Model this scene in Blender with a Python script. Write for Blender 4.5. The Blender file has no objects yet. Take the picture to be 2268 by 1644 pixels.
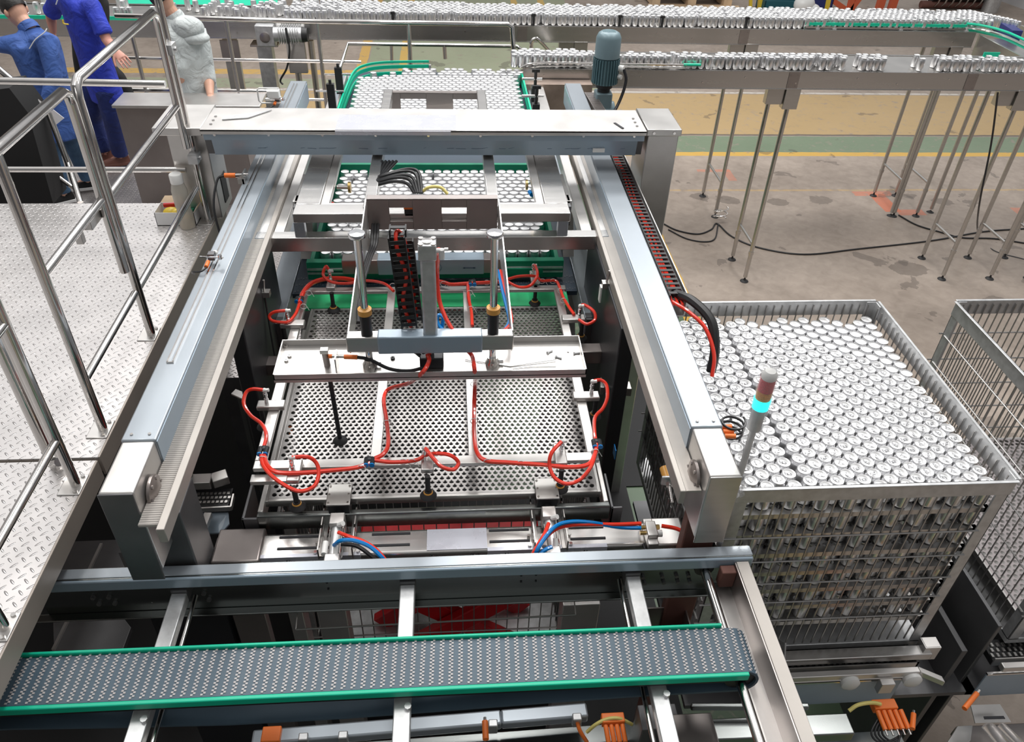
import bpy, bmesh, math, random
import numpy as np
from mathutils import Vector, Matrix
random.seed(7)
PI = math.pi
scene = bpy.context.scene
# ------------------------------------------------------------------ camera
CAM = Vector((0, 0, 3.78))
FPX, PIT, ROL, YAW = 1734.37, 0.66407, 0.03873, -0.092036
_cp, _sp, _cy, _sy, _cr, _sr = math.cos(PIT), math.sin(PIT), math.cos(YAW), math.sin(YAW), math.cos(ROL), math.sin(ROL)
FWD = Vector((-_sy*_cp, _cy*_cp, -_sp)); _rt = Vector((_cy, _sy, 0)); _up = _rt.cross(FWD)
RT = _rt*_cr + _up*_sr; UP = -_rt*_sr + _up*_cr
cam_data = bpy.data.cameras.new('camera'); cam = bpy.data.objects.new('camera', cam_data)
scene.collection.objects.link(cam); scene.camera = cam
cam.matrix_world = Matrix(((RT.x, UP.x, -FWD.x, CAM.x), (RT.y, UP.y, -FWD.y, CAM.y), (RT.z, UP.z, -FWD.z, CAM.z), (0, 0, 0, 1)))
cam_data.sensor_width = 36.0; cam_data.sensor_fit = 'HORIZONTAL'; cam_data.lens = 36.0*FPX/2268; cam_data.clip_end = 200; cam_data.clip_start = 0.05
# ------------------------------------------------------------------ light of the hall
world = bpy.data.worlds.new('hall_light'); scene.world = world; world.use_nodes = True
wn, wl = world.node_tree.nodes, world.node_tree.links
wn.clear()
wo = wn.new('ShaderNodeOutputWorld'); wb = wn.new('ShaderNodeBackground'); wt = wn.new('ShaderNodeTexCoord'); wsx = wn.new('ShaderNodeSeparateXYZ'); wr = wn.new('ShaderNodeValToRGB')
wl.new(wt.outputs['Generated'], wsx.inputs[0]); wl.new(wsx.outputs['Z'], wr.inputs[0]); wy = wn.new('ShaderNodeMapRange'); wy.inputs['From Min'].default_value = -.75; wy.inputs['From Max'].default_value = .25; wy.inputs['To Min'].default_value = .38; wy.inputs['To Max'].default_value = 1.0; wl.new(wsx.outputs['Y'], wy.inputs['Value'])
wv = wn.new('ShaderNodeVectorMath'); wv.operation = 'SCALE'; wl.new(wr.outputs[0], wv.inputs[0]); wl.new(wy.outputs[0], wv.inputs['Scale']); wl.new(wv.outputs[0], wb.inputs[0]); wl.new(wb.outputs[0], wo.inputs[0])
cr = wr.color_ramp; cr.elements[0].position = 0.0; cr.elements[0].color = (.20, .20, .21, 1); cr.elements[1].position = 1.0; cr.elements[1].color = (1.0, .99, .98, 1)
e = cr.elements.new(.12); e.color = (.27, .28, .29, 1)
e = cr.elements.new(.45); e.color = (.62, .62, .63, 1)
wb.inputs[1].default_value = 0.92
def lamp(name, loc, size, sizey, power, color=(1, .985, .96), target=None):
    l = bpy.data.lights.new(name, 'AREA'); l.shape = 'RECTANGLE'; l.size = size; l.size_y = sizey; l.energy = power; l.color = color
    o = bpy.data.objects.new(name, l); scene.collection.objects.link(o); o.location = loc
    if target is not None:
        o.rotation_euler = (Vector(target) - Vector(loc)).to_track_quat('-Z', 'Y').to_euler()
    return o
for lx in (-3.2, 0.6, 4.4):
    for ly in (4.2, 7.5, 11.0):
        lamp('hall_lamp', (lx, ly, 8.2), 0.9, 1.8, 100)
lamp('hall_skylight', (1, 13, 9), 9, 2.0, 380, (1, 1, 1))
vs = scene.view_settings
vs.view_transform = 'Standard'; vs.look = 'None'; vs.gamma = 1; vs.exposure = 0.18
try: vs.use_curve_mapping = False
except Exception: pass
# ------------------------------------------------------------------ points measured in the place
def _ray(x, y): return RT*((x-1134)/FPX) + UP*(-(y-822)/FPX) + FWD
def pz(x, y, z): d = _ray(x, y); return CAM + d*((z-CAM.z)/d.z)
def pY(x, y, Y): d = _ray(x, y); return CAM + d*(Y/d.y)
def pX(x, y, X): d = _ray(x, y); return CAM + d*(X/d.x)
# ------------------------------------------------------------------ materials
MATS = {}
def mat(name, col, metal=0.0, rough=0.5, noise=0.0, nscale=8.0, bump=0.0, bscale=60.0, emit=None, trans=0.0, alpha=1.0, stretch=None, coat=0.0):
    m = bpy.data.materials.new(name); m.use_nodes = True; MATS[name] = m
    nt = m.node_tree; N, L = nt.nodes, nt.links; b = N['Principled BSDF']
    b.inputs['Base Color'].default_value = (*col, 1); b.inputs['Metallic'].default_value = metal; b.inputs['Roughness'].default_value = rough
    if coat: b.inputs['Coat Weight'].default_value = coat
    if trans: b.inputs['Transmission Weight'].default_value = trans
    if alpha < 1: b.inputs['Alpha'].default_value = alpha
    if emit: b.inputs['Emission Color'].default_value = (*emit[:3], 1); b.inputs['Emission Strength'].default_value = emit[3]
    tc = N.new('ShaderNodeTexCoord'); mp = N.new('ShaderNodeMapping'); L.new(tc.outputs['Object'], mp.inputs[0])
    if stretch: mp.inputs['Scale'].default_value = stretch
    if noise:
        n = N.new('ShaderNodeTexNoise'); n.inputs['Scale'].default_value = nscale; n.inputs['Detail'].default_value = 5; L.new(mp.outputs[0], n.inputs['Vector'])
        r = N.new('ShaderNodeMapRange'); r.inputs['From Min'].default_value = .3; r.inputs['From Max'].default_value = .7
        r.inputs['To Min'].default_value = 1-noise; r.inputs['To Max'].default_value = 1+noise*.6; L.new(n.outputs['Fac'], r.inputs['Value'])
        v = N.new('ShaderNodeVectorMath'); v.operation = 'SCALE'; v.inputs[0].default_value = col; L.new(r.outputs[0], v.inputs['Scale']); L.new(v.outputs[0], b.inputs['Base Color'])
        rr = N.new('ShaderNodeMapRange'); rr.inputs['To Min'].default_value = max(.03, rough-.05); rr.inputs['To Max'].default_value = rough+.05; L.new(n.outputs['Fac'], rr.inputs['Value']); L.new(rr.outputs[0], b.inputs['Roughness'])
    if bump:
        n2 = N.new('ShaderNodeTexNoise'); n2.inputs['Scale'].default_value = bscale; n2.inputs['Detail'].default_value = 3; L.new(mp.outputs[0], n2.inputs['Vector'])
        bp = N.new('ShaderNodeBump'); bp.inputs['Strength'].default_value = bump; bp.inputs['Distance'].default_value = .004; L.new(n2.outputs['Fac'], bp.inputs['Height']); L.new(bp.outputs[0], b.inputs['Normal'])
    return m
STEEL = mat('brushed_steel', (.56, .545, .525), .92, .30, .05, 6, .015, 90, stretch=(1, 1, 6))
STEELX = mat('steel_grain_long', (.60, .585, .57), .94, .26, .04, 4, .012, 60, stretch=(.4, 6, 6))
SATIN = mat('satin_steel', (.66, .64, .62), .85, .36, .08, 7)
POL = mat('polished_pipe', (.70, .675, .65), 1.0, .12, .04, 20)
CHROME = mat('chrome', (.9, .9, .91), 1.0, .06)
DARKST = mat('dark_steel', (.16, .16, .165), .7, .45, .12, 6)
BROWNST = mat('tea_brown_steel', (.38, .34, .325), .85, .32, .12, 4)
BLACKPAN = mat('black_panel', (.035, .036, .04), .35, .38, .1, 5)
GALV = mat('galvanised', (.60, .605, .61), .75, .42, .16, 26)
MESHST = mat('mesh_wire', (.42, .41, .40), .85, .35, .1, 30)
FILM = mat('blue_film', (.335, .42, .50), .25, .32, .05, 4, .02, 14, coat=.3)
FILMP = mat('pale_film', (.60, .61, .68), .2, .28, .05, 9, .10, 30, coat=.4)
GREYFILM = mat('grey_film', (.37, .41, .45), .45, .30, .05, 4, .015, 14, coat=.2)
GREEN = mat('green_plastic', (.0, .50, .30), 0, .42, .05, 12)
GREEND = mat('deep_green_plastic', (.0, .235, .125), 0, .45, .05, 12)
GREENL = mat('light_green_strip', (.045, .66, .26), 0, .4, .05, 20)
BELT = mat('blue_belt', (.062, .102, .138), .0, .48, .12, 4)
BELTD = mat('dark_blue_belt', (.03, .05, .075), .0, .5, .1, 8)
TAB = mat('belt_hinge', (.46, .435, .43), .0, .4, .15, 60)
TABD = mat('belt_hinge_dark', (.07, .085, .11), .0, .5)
BLACK = mat('black_plastic', (.018, .018, .019), 0, .45, .1, 20)
RUB = mat('black_rubber', (.022, .021, .022), 0, .6)
CABLE = mat('black_cable', (.02, .02, .022), 0, .38)
RED = mat('red_hose', (.86, .045, .022), 0, .22, coat=.6)
BLUEH = mat('blue_hose', (.0, .22, .62), 0, .22, coat=.6)
WHITE = mat('white_plastic', (.82, .82, .80), 0, .35)
ORANGE = mat('orange_plastic', (.90, .20, .03), 0, .4)
YEL = mat('yellow_plastic', (.78, .56, .05), 0, .4)
AMBER = mat('amber_rubber', (.72, .36, .08), 0, .35)
BRASS = mat('brass', (.60, .42, .16), .9, .3)
CANM = mat('can_aluminium', (.86, .86, .87), .95, .30)
CANL = mat('can_lid', (.92, .92, .92), .78, .36)
TABM = mat('pull_tab_metal', (.86, .86, .87), .95, .22)
REDP = mat('red_paint', (.62, .012, .018), 0, .35, .12, 4)
MOTG = mat('grey_green_paint', (.17, .245, .275), .1, .38, .06, 10)
MOTD = mat('teal_fins', (.10, .185, .21), .1, .42, .06, 10)
SKIN = mat('skin', (.62, .35, .25), 0, .5, .05, 12)
SKINR = mat('reddish_skin', (.60, .29, .22), 0, .5, .05, 12)
HAIR = mat('black_hair', (.016, .014, .013), 0, .5, .2, 60, .5, 120)
CLB = mat('blue_jacket', (.045, .11, .36), 0, .75, .22, 7, .3, 18)
CLR = mat('royal_blue_shirt', (.022, .045, .46), 0, .72, .25, 7, .3, 18)
CLN = mat('navy_trousers', (.014, .028, .15), 0, .8, .25, 6, .3, 16)
JEAN = mat('faded_jeans', (.065, .14, .25), 0, .85, .4, 5, .3, 20)
GREYC = mat('pale_grey_cloth', (.56, .60, .60), 0, .8, .14, 7, .4, 16)
CLK = mat('black_cloth', (.012, .012, .013), 0, .8)
SHOEW = mat('white_sole', (.75, .75, .75), 0, .5)
SHOEB = mat('brown_shoe', (.19, .075, .055), 0, .45)
PAPER = mat('paper', (.82, .83, .87), 0, .7)
WOOD = mat('pale_wood', (.62, .46, .30), 0, .7, .2, 6)
BBLUE = mat('drum_blue', (.03, .19, .48), 0, .4)
NAVY = mat('navy_crate', (.02, .03, .15), 0, .5)
TEAL = mat('teal_crate', (.01, .09, .12), 0, .5)
ORP = mat('orange_paint', (.62, .12, .05), 0, .45)
RUST = mat('rust_brown', (.16, .07, .055), .2, .6, .3, 5)
CLEAR = mat('clear_plastic', (.93, .93, .93), 0, .25, trans=.9)
BUB = mat('bubble_wrap', (.86, .86, .87), 0, .22, alpha=.27, bump=.9, bscale=170)
LRED = mat('lamp_red', (.75, .02, .05), 0, .3, .3, 170, coat=.4)
LAMB = mat('lamp_amber', (.85, .34, .02), 0, .3, .3, 170, coat=.4)
LCYAN = mat('lamp_green_lit', (.0, .7, .7), 0, .3, emit=(.0, .9, .95, 2.2))
LIQ = mat('yellow_liquid', (.70, .42, .04), 0, .2)
TRANSB = mat('cloudy_bottle', (.55, .52, .46), 0, .25, alpha=.75)
CARD = mat('white_card', (.80, .80, .80), 0, .6)
WALLM = mat('grey_wall', (.52, .52, .53), 0, .8, .05, 3)
PITSHADE = mat('pit_shade_black', (.012, .012, .013), 0, .7)
GROOVE = mat('ribbed_belt', (.44, .41, .38), .1, .5)
MARK = mat('pen_mark', (.05, .09, .16), 0, .6)
MARKB = mat('print_black', (.015, .015, .02), 0, .6)
YCAB = mat('yellow_cable', (.72, .62, .20), 0, .4)

for _m in (CLB, CLR, CLN, JEAN, GREYC):
    for _n in _m.node_tree.nodes:
        if _n.type == 'BUMP': _n.inputs['Distance'].default_value = .035; _n.inputs['Strength'].default_value = .8
        if _n.type == 'TEX_NOISE' and _n.inputs['Scale'].default_value > 12: _n.inputs['Scale'].default_value = 9; _n.inputs['Distortion'].default_value = .8

def math_node(N, L, op, a, b=None):
    n = N.new('ShaderNodeMath'); n.operation = op
    for i, v in enumerate((a, b)):
        if v is None: continue
        if isinstance(v, (int, float)): n.inputs[i].default_value = v
        else: L.new(v, n.inputs[i])
    return n.outputs[0]
def diamond_plate(name, col, S=18.0):
    m = mat(name, col, .75, .30, .07, 5); N, L = m.node_tree.nodes, m.node_tree.links; b = N['Principled BSDF']
    tc = N.new('ShaderNodeTexCoord'); s = N.new('ShaderNodeSeparateXYZ'); L.new(tc.outputs['Object'], s.inputs[0])
    M = lambda op, a, b=None: math_node(N, L, op, a, b)
    # rotate the lattice by 45 degrees
    u = M('MULTIPLY', M('ADD', s.outputs[0], s.outputs[1]), S*.7071); v = M('MULTIPLY', M('SUBTRACT', s.outputs[0], s.outputs[1]), S*.7071)
    par = M('MODULO', M('ABSOLUTE', M('ADD', M('FLOOR', u), M('FLOOR', v))), 2.0)
    lx = M('SUBTRACT', M('FRACT', u), .5); ly = M('SUBTRACT', M('FRACT', v), .5)
    inv = M('SUBTRACT', 1.0, par)
    a = M('ADD', M('MULTIPLY', lx, par), M('MULTIPLY', ly, inv)); c = M('ADD', M('MULTIPLY', ly, par), M('MULTIPLY', lx, inv))
    a2 = M('POWER', M('ABSOLUTE', M('DIVIDE', a, .44)), 2.0); c2 = M('POWER', M('ABSOLUTE', M('DIVIDE', c, .13)), 2.0)
    h = M('MAXIMUM', M('SUBTRACT', 1.0, M('ADD', a2, c2)), 0.0); h = M('POWER', h, .5)
    bp = N.new('ShaderNodeBump'); bp.inputs['Strength'].default_value = 1.0; bp.inputs['Distance'].default_value = .005; L.new(h, bp.inputs['Height']); L.new(bp.outputs[0], b.inputs['Normal'])
    return m
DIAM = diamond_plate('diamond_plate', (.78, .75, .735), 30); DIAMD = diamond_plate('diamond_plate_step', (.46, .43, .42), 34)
def ribbed():
    N, L = GROOVE.node_tree.nodes, GROOVE.node_tree.links; b = N['Principled BSDF']
    tc = N.new('ShaderNodeTexCoord'); w = N.new('ShaderNodeTexWave'); w.wave_type = 'BANDS'; w.bands_direction = 'Y'; w.inputs['Scale'].default_value = 31
    L.new(tc.outputs['Object'], w.inputs[0]); bp = N.new('ShaderNodeBump'); bp.inputs['Distance'].default_value = .004; L.new(w.outputs['Fac'], bp.inputs['Height']); L.new(bp.outputs[0], b.inputs['Normal'])
ribbed()
WEBST = mat('shaded_web_steel', (.27, .285, .28), 1.0, .24, .15, 3, stretch=(.3, 4, 4))  # steel with the dark surroundings it reflects put into its base colour
PERFM = mat('perforated_steel', (.40, .385, .375), .85, .40, .18, 3)
SKIRTM = mat('skirt_steel', (.40, .35, .31), .35, .4, .08, 4)
WORN = mat('worn_steel', (.42, .39, .36), .55, .48, .12, 5)
PINKST = mat('old_sheet_steel', (.36, .325, .325), .75, .42, .12, 8)
# ------------------------------------------------------------------ mesh builder
class MB:
    def __init__(s): s.v = []; s.f = []; s.sm = []
    def add(s, vs, fs, smooth=False):
        o = len(s.v); s.v += [tuple(p) for p in vs]; s.f += [tuple(i+o for i in f) for f in fs]; s.sm += [smooth]*len(fs); return s
    def box(s, x0, x1, y0, y1, z0, z1):
        s.add([(x0,y0,z0),(x1,y0,z0),(x1,y1,z0),(x0,y1,z0),(x0,y0,z1),(x1,y0,z1),(x1,y1,z1),(x0,y1,z1)],
              [(0,3,2,1),(4,5,6,7),(0,1,5,4),(1,2,6,5),(2,3,7,6),(3,0,4,7)]); return s
    def bar(s, p, q, w, h, up=(0,0,1), shift=0):
        p, q = Vector(p), Vector(q); d = (q-p).normalized(); u = Vector(up)
        a = d.cross(u)
        if a.length < 1e-4: a = d.cross(Vector((0,1,0)))
        a.normalize(); b = a.cross(d).normalized(); p = p + b*shift; q = q + b*shift
        vs = [c + a*(w/2*i) + b*(h/2*j) for c in (p, q) for (i, j) in ((-1,-1),(1,-1),(1,1),(-1,1))]
        s.add(vs, [(0,1,2,3),(7,6,5,4),(0,4,5,1),(1,5,6,2),(2,6,7,3),(3,7,4,0)]); return s
    def prism(s, pts, axis, a, b):
        # pts 2D outline; axis 'x': (y,z) 'y': (x,z) 'z': (x,y)
        def mk(p, t): return {'x': (t, p[0], p[1]), 'y': (p[0], t, p[1]), 'z': (p[0], p[1], t)}[axis]
        n = len(pts); s.add([mk(p, a) for p in pts] + [mk(p, b) for p in pts],
            [tuple(range(n))[::-1], tuple(range(n, 2*n))] + [(i, (i+1) % n, n+(i+1) % n, n+i) for i in range(n)]); return s
    def poly(s, pts, d):
        # planar outline of 3D points, thickened along vector d
        pts = [Vector(p) for p in pts]; d = Vector(d); n = len(pts)
        s.add(pts + [p+d for p in pts], [tuple(range(n))[::-1], tuple(range(n, 2*n))] + [(i, (i+1) % n, n+(i+1) % n, n+i) for i in range(n)]); return s
    def tube(s, pts, r, n=10, caps=True, ry=None):
        pts = [Vector(p) for p in pts]
        if not isinstance(r, (list, tuple)): r = [r]*len(pts)
        t0 = (pts[1]-pts[0]).normalized(); u = t0.orthogonal().normalized(); vs = []; prev = t0
        for i, p in enumerate(pts):
            t = (pts[min(i+1, len(pts)-1)] - pts[max(i-1, 0)])
            t = t.normalized() if t.length > 1e-9 else prev
            u = (u - t*u.dot(t)); u = u.normalized() if u.length > 1e-6 else t.orthogonal().normalized(); w = t.cross(u); prev = t
            for k in range(n):
                a = 2*PI*k/n; vs.append(p + u*(r[i]*math.cos(a)) + w*(r[i]*math.sin(a)))
        m = len(pts); fs = [(i*n+k, i*n+(k+1) % n, (i+1)*n+(k+1) % n, (i+1)*n+k) for i in range(m-1) for k in range(n)]
        s.add(vs, fs, True)
        if caps: s.add([], []); o = len(s.v)-m*n; s.f += [tuple(o+k for k in range(n))[::-1], tuple(o+(m-1)*n+k for k in range(n))]; s.sm += [False, False]
        return s
    def loft(s, rings, n=18):
        vs = []
        for (c, a, b) in rings:
            c, a, b = Vector(c), Vector(a), Vector(b)
            for k in range(n): t = 2*PI*k/n; vs.append(c+a*math.cos(t)+b*math.sin(t))
        m = len(rings); o = len(s.v)
        s.add(vs, [(i*n+k, i*n+(k+1) % n, (i+1)*n+(k+1) % n, (i+1)*n+k) for i in range(m-1) for k in range(n)] + [tuple(range(n))[::-1], tuple(range((m-1)*n, m*n))], True); return s
    def cyl(s, p, q, r, n=16, r2=None): return s.tube([p, q], [r, r if r2 is None else r2], n)
    def lathe(s, prof, c, n=24, axis=(0,0,1)):
        ax = Vector(axis).normalized(); u = ax.orthogonal().normalized(); w = ax.cross(u); c = Vector(c); vs = []
        for (r, h) in prof:
            for k in range(n):
                a = 2*PI*k/n; vs.append(c + ax*h + (u*math.cos(a) + w*math.sin(a))*r)
        m = len(prof); s.add(vs, [(i*n+k, i*n+(k+1) % n, (i+1)*n+(k+1) % n, (i+1)*n+k) for i in range(m-1) for k in range(n)], True)
        return s
    def ball(s, c, rx, ry, rz, n=14, m=9):
        vs = []; 
        for i in range(m+1):
            t = PI*i/m
            for k in range(n): a = 2*PI*k/n; vs.append((c[0]+rx*math.sin(t)*math.cos(a), c[1]+ry*math.sin(t)*math.sin(a), c[2]+rz*math.cos(t)))
        s.add(vs, [(i*n+k, (i+1)*n+k, (i+1)*n+(k+1) % n, i*n+(k+1) % n) for i in range(m) for k in range(n)], True); return s
    def build(s, name, m, parent=None, bevel=0.0):
        off = OFF.get(parent.name, Vector((0,0,0))) if parent else Vector((0,0,0))
        v = np.array([tuple(p) for p in s.v], dtype=np.float64) - np.array(off)
        me = bpy.data.meshes.new(name); me.from_pydata(v.tolist(), [], s.f); me.validate()
        if len(me.polygons) == len(s.sm): me.polygons.foreach_set('use_smooth', s.sm)
        try: me.set_sharp_from_angle(angle=0.7)
        except Exception: pass
        me.materials.append(m)
        o = bpy.data.objects.new(name, me); scene.collection.objects.link(o)
        if parent: o.parent = parent
        OFF[o.name] = off
        if bevel:
            b = o.modifiers.new('edge', 'BEVEL'); b.width = bevel; b.segments = 2; b.limit_method = 'ANGLE'; b.angle_limit = .8
        return o
OFF = {}
def tag(o, label=None, cat=None, group=None, kind=None):
    if label: o['label'] = label
    if cat: o['category'] = cat
    if group: o['group'] = group
    if kind: o['kind'] = kind
    return o
def thing(name, label, cat, loc, group=None):
    o = bpy.data.objects.new(name, None); scene.collection.objects.link(o); o.empty_display_size = .05; o.location = loc
    OFF[o.name] = Vector(loc); return tag(o, label, cat, group)
def copy_tree(o, parent=None):
    c = o.copy(); scene.collection.objects.link(c)
    if parent is not None: c.parent = parent
    OFF[c.name] = OFF.get(o.name, Vector((0,0,0)))
    for ch in list(o.children): copy_tree(ch, c)
    return c
def smooth(pts, k=8):
    pts = [Vector(p) for p in pts]
    if len(pts) < 3: return pts
    P = [2*pts[0]-pts[1]] + pts + [2*pts[-1]-pts[-2]]; out = []
    for i in range(1, len(P)-2):
        for j in range(k):
            t = j/k; a, b, c, d = P[i-1], P[i], P[i+1], P[i+2]
            out.append(.5*((2*b) + (c-a)*t + (2*a-5*b+4*c-d)*t*t + (3*b-a-3*c+d)*t*t*t))
    return out + [P[-2]]
def hose(name, pts, r, m, label, cat='hose', group=None, parent=None):
    o = MB().tube(smooth(pts), r, 8).build(name, m, parent)
    return tag(o, label, cat, group) if parent is None else o
def bolt(mb, p, n, r=.006, h=.005): p = Vector(p); n = Vector(n); mb.cyl(p, p+n*h, r, 6)
def perf(mb, x0, x1, y0, y1, z, pitch, r, seg=12, skip=None):
    """staggered round holes in a sheet, as real geometry (top surface)"""
    nx = int((x1-x0)/pitch); ph = pitch*.866; ny = int((y1-y0)/ph)
    mx = (x1-x0-nx*pitch)/2; my = (y1-y0-ny*ph)/2
    V, F = [], []
    # outer ring on the rectangle, matched by angle
    hw, hh = pitch/2, ph/2
    cs = []
    for k in range(seg):
        a = 2*PI*k/seg + PI/seg*0; c, s_ = math.cos(a), math.sin(a); t = min(hw/abs(c) if abs(c) > 1e-9 else 9, hh/abs(s_) if abs(s_) > 1e-9 else 9); cs.append((c*t, s_*t, c*r, s_*r))
    corner = [(hw, hh), (-hw, hh), (-hw, -hh), (hw, -hh)]
    def rect(a, b, c, d): o = len(V); V.extend([(a,c,z),(b,c,z),(b,d,z),(a,d,z)]); F.append((o,o+1,o+2,o+3))
    for j in range(ny):
        off = (j % 2)*pitch/2; n = nx - (j % 2); yc = y0+my+(j+.5)*ph; xs = x0+mx+off
        for i in range(n):
            xc = xs+(i+.5)*pitch; o = len(V)
            for (a, b, c, d) in cs: V.append((xc+a, yc+b, z)); V.append((xc+c, yc+d, z))
            for k in range(seg):
                k2 = (k+1) % seg; F.append((o+2*k, o+2*k2, o+2*k2+1, o+2*k+1))
            # corner fills
            for (sx, sy) in corner:
                ang = math.atan2(sy, sx) % (2*PI); k = int(ang/(2*PI/seg)); k2 = (k+1) % seg
                q = len(V); V.append((xc+sx, yc+sy, z)); F.append((o+2*k, q, o+2*k2))
        rect(x0, xs, yc-hh, yc+hh); rect(xs+n*pitch, x1, yc-hh, yc+hh)
    rect(x0, x1, y0, y0+my); rect(x0, x1, y1-my, y1)
    mb.add(V, F); return mb
# ================================================================== THE SETTING
def floor_material():
    m = mat('painted_concrete', (.40, .33, .28), 0, .45); N, L = m.node_tree.nodes, m.node_tree.links; b = N['Principled BSDF']
    M = lambda op, a, b_=None: math_node(N, L, op, a, b_)
    tc = N.new('ShaderNodeTexCoord'); s = N.new('ShaderNodeSeparateXYZ'); L.new(tc.outputs['Object'], s.inputs[0])
    def noise(sc, det=5, dist=0):
        n = N.new('ShaderNodeTexNoise'); n.inputs['Scale'].default_value = sc; n.inputs['Detail'].default_value = det; n.inputs['Distortion'].default_value = dist; L.new(tc.outputs['Object'], n.inputs['Vector']); return n.outputs['Fac']
    wob = M('MULTIPLY', M('SUBTRACT', noise(3), .5), .05)
    X = M('MULTIPLY', M('ADD', s.outputs[0], wob), .7957); Y = M('MULTIPLY', M('ADD', s.outputs[1], wob), .7957)
    def mix(fac, a, bcol):
        x = N.new('ShaderNodeMix'); x.data_type = 'RGBA'; L.new(fac, x.inputs[0])
        if isinstance(a, tuple): x.inputs[6].default_value = (*a, 1)
        else: L.new(a, x.inputs[6])
        x.inputs[7].default_value = (*bcol, 1); return x.outputs[2]
    n1 = noise(1.1, 6); n2 = noise(9, 6, .6); n3 = noise(40, 3)
    r = N.new('ShaderNodeValToRGB'); L.new(M('ADD', M('MULTIPLY', n1, .6), M('MULTIPLY', n2, .4)), r.inputs[0])
    r.color_ramp.elements[0].position = .3; r.color_ramp.elements[0].color = (.235, .19, .155, 1); r.color_ramp.elements[1].position = .7; r.color_ramp.elements[1].color = (.42, .35, .295, 1)
    col = r.outputs[0]
    def rect(x0, x1, y0, y1, op=1.0, wear=.0):
        a = M('MULTIPLY', M('GREATER_THAN', X, x0), M('LESS_THAN', X, x1)); c = M('MULTIPLY', M('GREATER_THAN', Y, y0), M('LESS_THAN', Y, y1)); f = M('MULTIPLY', M('MULTIPLY', a, c), op)
        if wear: f = M('MULTIPLY', f, M('MINIMUM', M('MAXIMUM', M('ADD', M('MULTIPLY', M('SUBTRACT', n2, .36+.0), 5), 1-wear), 0.0), 1.0))
        return f
    G = (.13, .21, .125); GL = (.27, .31, .20); YL = (.62, .37, .06)
    for (x0, x1, y0, y1, c, op, w) in (
        (-9, 14, 9.72, 11.28, (.44, .30, .13), .85, .3), (-9, 14, 11.31, 11.37, (.6, .57, .52), .8, .5), (-9, 14, 9.68, 9.73, (.09, .075, .06), .8, 0),
        (1.3, 14, 9.14, 9.66, G, .8, .3), (1.3, 14, 9.02, 9.14, YL, .9, .2), (-6, -1.45, 11.4, 11.8, GL, .75, .5), (-6, -1.45, 12.0, 12.22, YL, .75, .6),
        (-1.25, 2.3, 11.4, 30, GL, .8, .3), (-1.42, -1.27, 11.4, 30, YL, .75, .4), (-.78, -.66, 11.4, 30, YL, .75, .4), (1.22, 1.34, 16, 30, YL, .7, .4), (1.75, 1.88, 16, 30, YL, .7, .4),
        (-2.6, 1.98, -2, 8.2, (.075, .14, .075), .9, .15), (1.98, 2.13, -2, 7.6, YL, .95, .1), (2.4, 12, 8.03, 8.07, YL, .35, .6),
        (4.55, 5.0, 7.9, 8.02, (.62, .17, .08), .6, .4), (4.72, 4.9, 7.5, 7.95, (.62, .17, .08), .8, .2), (4.85, 5.15, 7.42, 7.55, (.62, .17, .08), .6, .3), (6.2, 6.5, 7.4, 7.6, (.62, .17, .08), .5, .3), (2.9, 3.3, 8.55, 8.62, (.62, .17, .08), .45, .4), (3.2, 3.3, 8.3, 8.6, (.62, .17, .08), .4, .4)):
        col = mix(rect(x0, x1, y0, y1, op, w), col, c)
    st = M('MULTIPLY', M('GREATER_THAN', noise(2.3, 4, .4), .665), .45); col = mix(st, col, (.07, .055, .045))
    # round dark spots by the conveyor feet
    for (sx, sy, sr) in ((2.75, 7.9, .10), (3.05, 7.8, .13), (3.6, 7.75, .12), (4.1, 7.8, .13), (5.5, 7.75, .12), (4.4, 6.3, .18), (5.2, 7.9, .07)):
        d = M('POWER', M('ADD', M('POWER', M('SUBTRACT', X, sx), 2.0), M('POWER', M('MULTIPLY', M('SUBTRACT', Y, sy), 1.3), 2.0)), .5)
        f = M('MULTIPLY', M('LESS_THAN', M('ADD', d, M('MULTIPLY', M('SUBTRACT', n2, .5), .12)), sr), .5); col = mix(f, col, (.09, .07, .055))
    L.new(col, b.inputs['Base Color']); bp = N.new('ShaderNodeBump'); bp.inputs['Distance'].default_value = .003; bp.inputs['Strength'].default_value = .4; L.new(n3, bp.inputs['Height']); L.new(bp.outputs[0], b.inputs['Normal'])
    return m
F0 = -0.97
fl = MB().add([(-14,-4,F0),(18,-4,F0),(18,34,F0),(-14,34,F0)], [(0,1,2,3)]).build('floor', floor_material()); tag(fl, kind='structure')
# the rising wall base in the far right corner
c0, c1, c2 = pz(2215, 5, F0), pz(2268, 50, F0), pz(2400, 160, F0)
w = MB().poly([c0+Vector((-.3,3.1,0)), c2+Vector((2.7,-1,0)), c2+Vector((2.7,-1,3)), c0+Vector((-.3,3.1,3))], (.3,.3,0)).build('wall_right', WALLM); tag(w, kind='structure')
w = MB().box(-14, 18, 33, 33.3, F0, 9).build('wall_back', WALLM); tag(w, kind='structure')
w = MB().box(-13.3, -13, -4, 33, F0, 9).build('wall_left', WALLM); tag(w, kind='structure')

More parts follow.
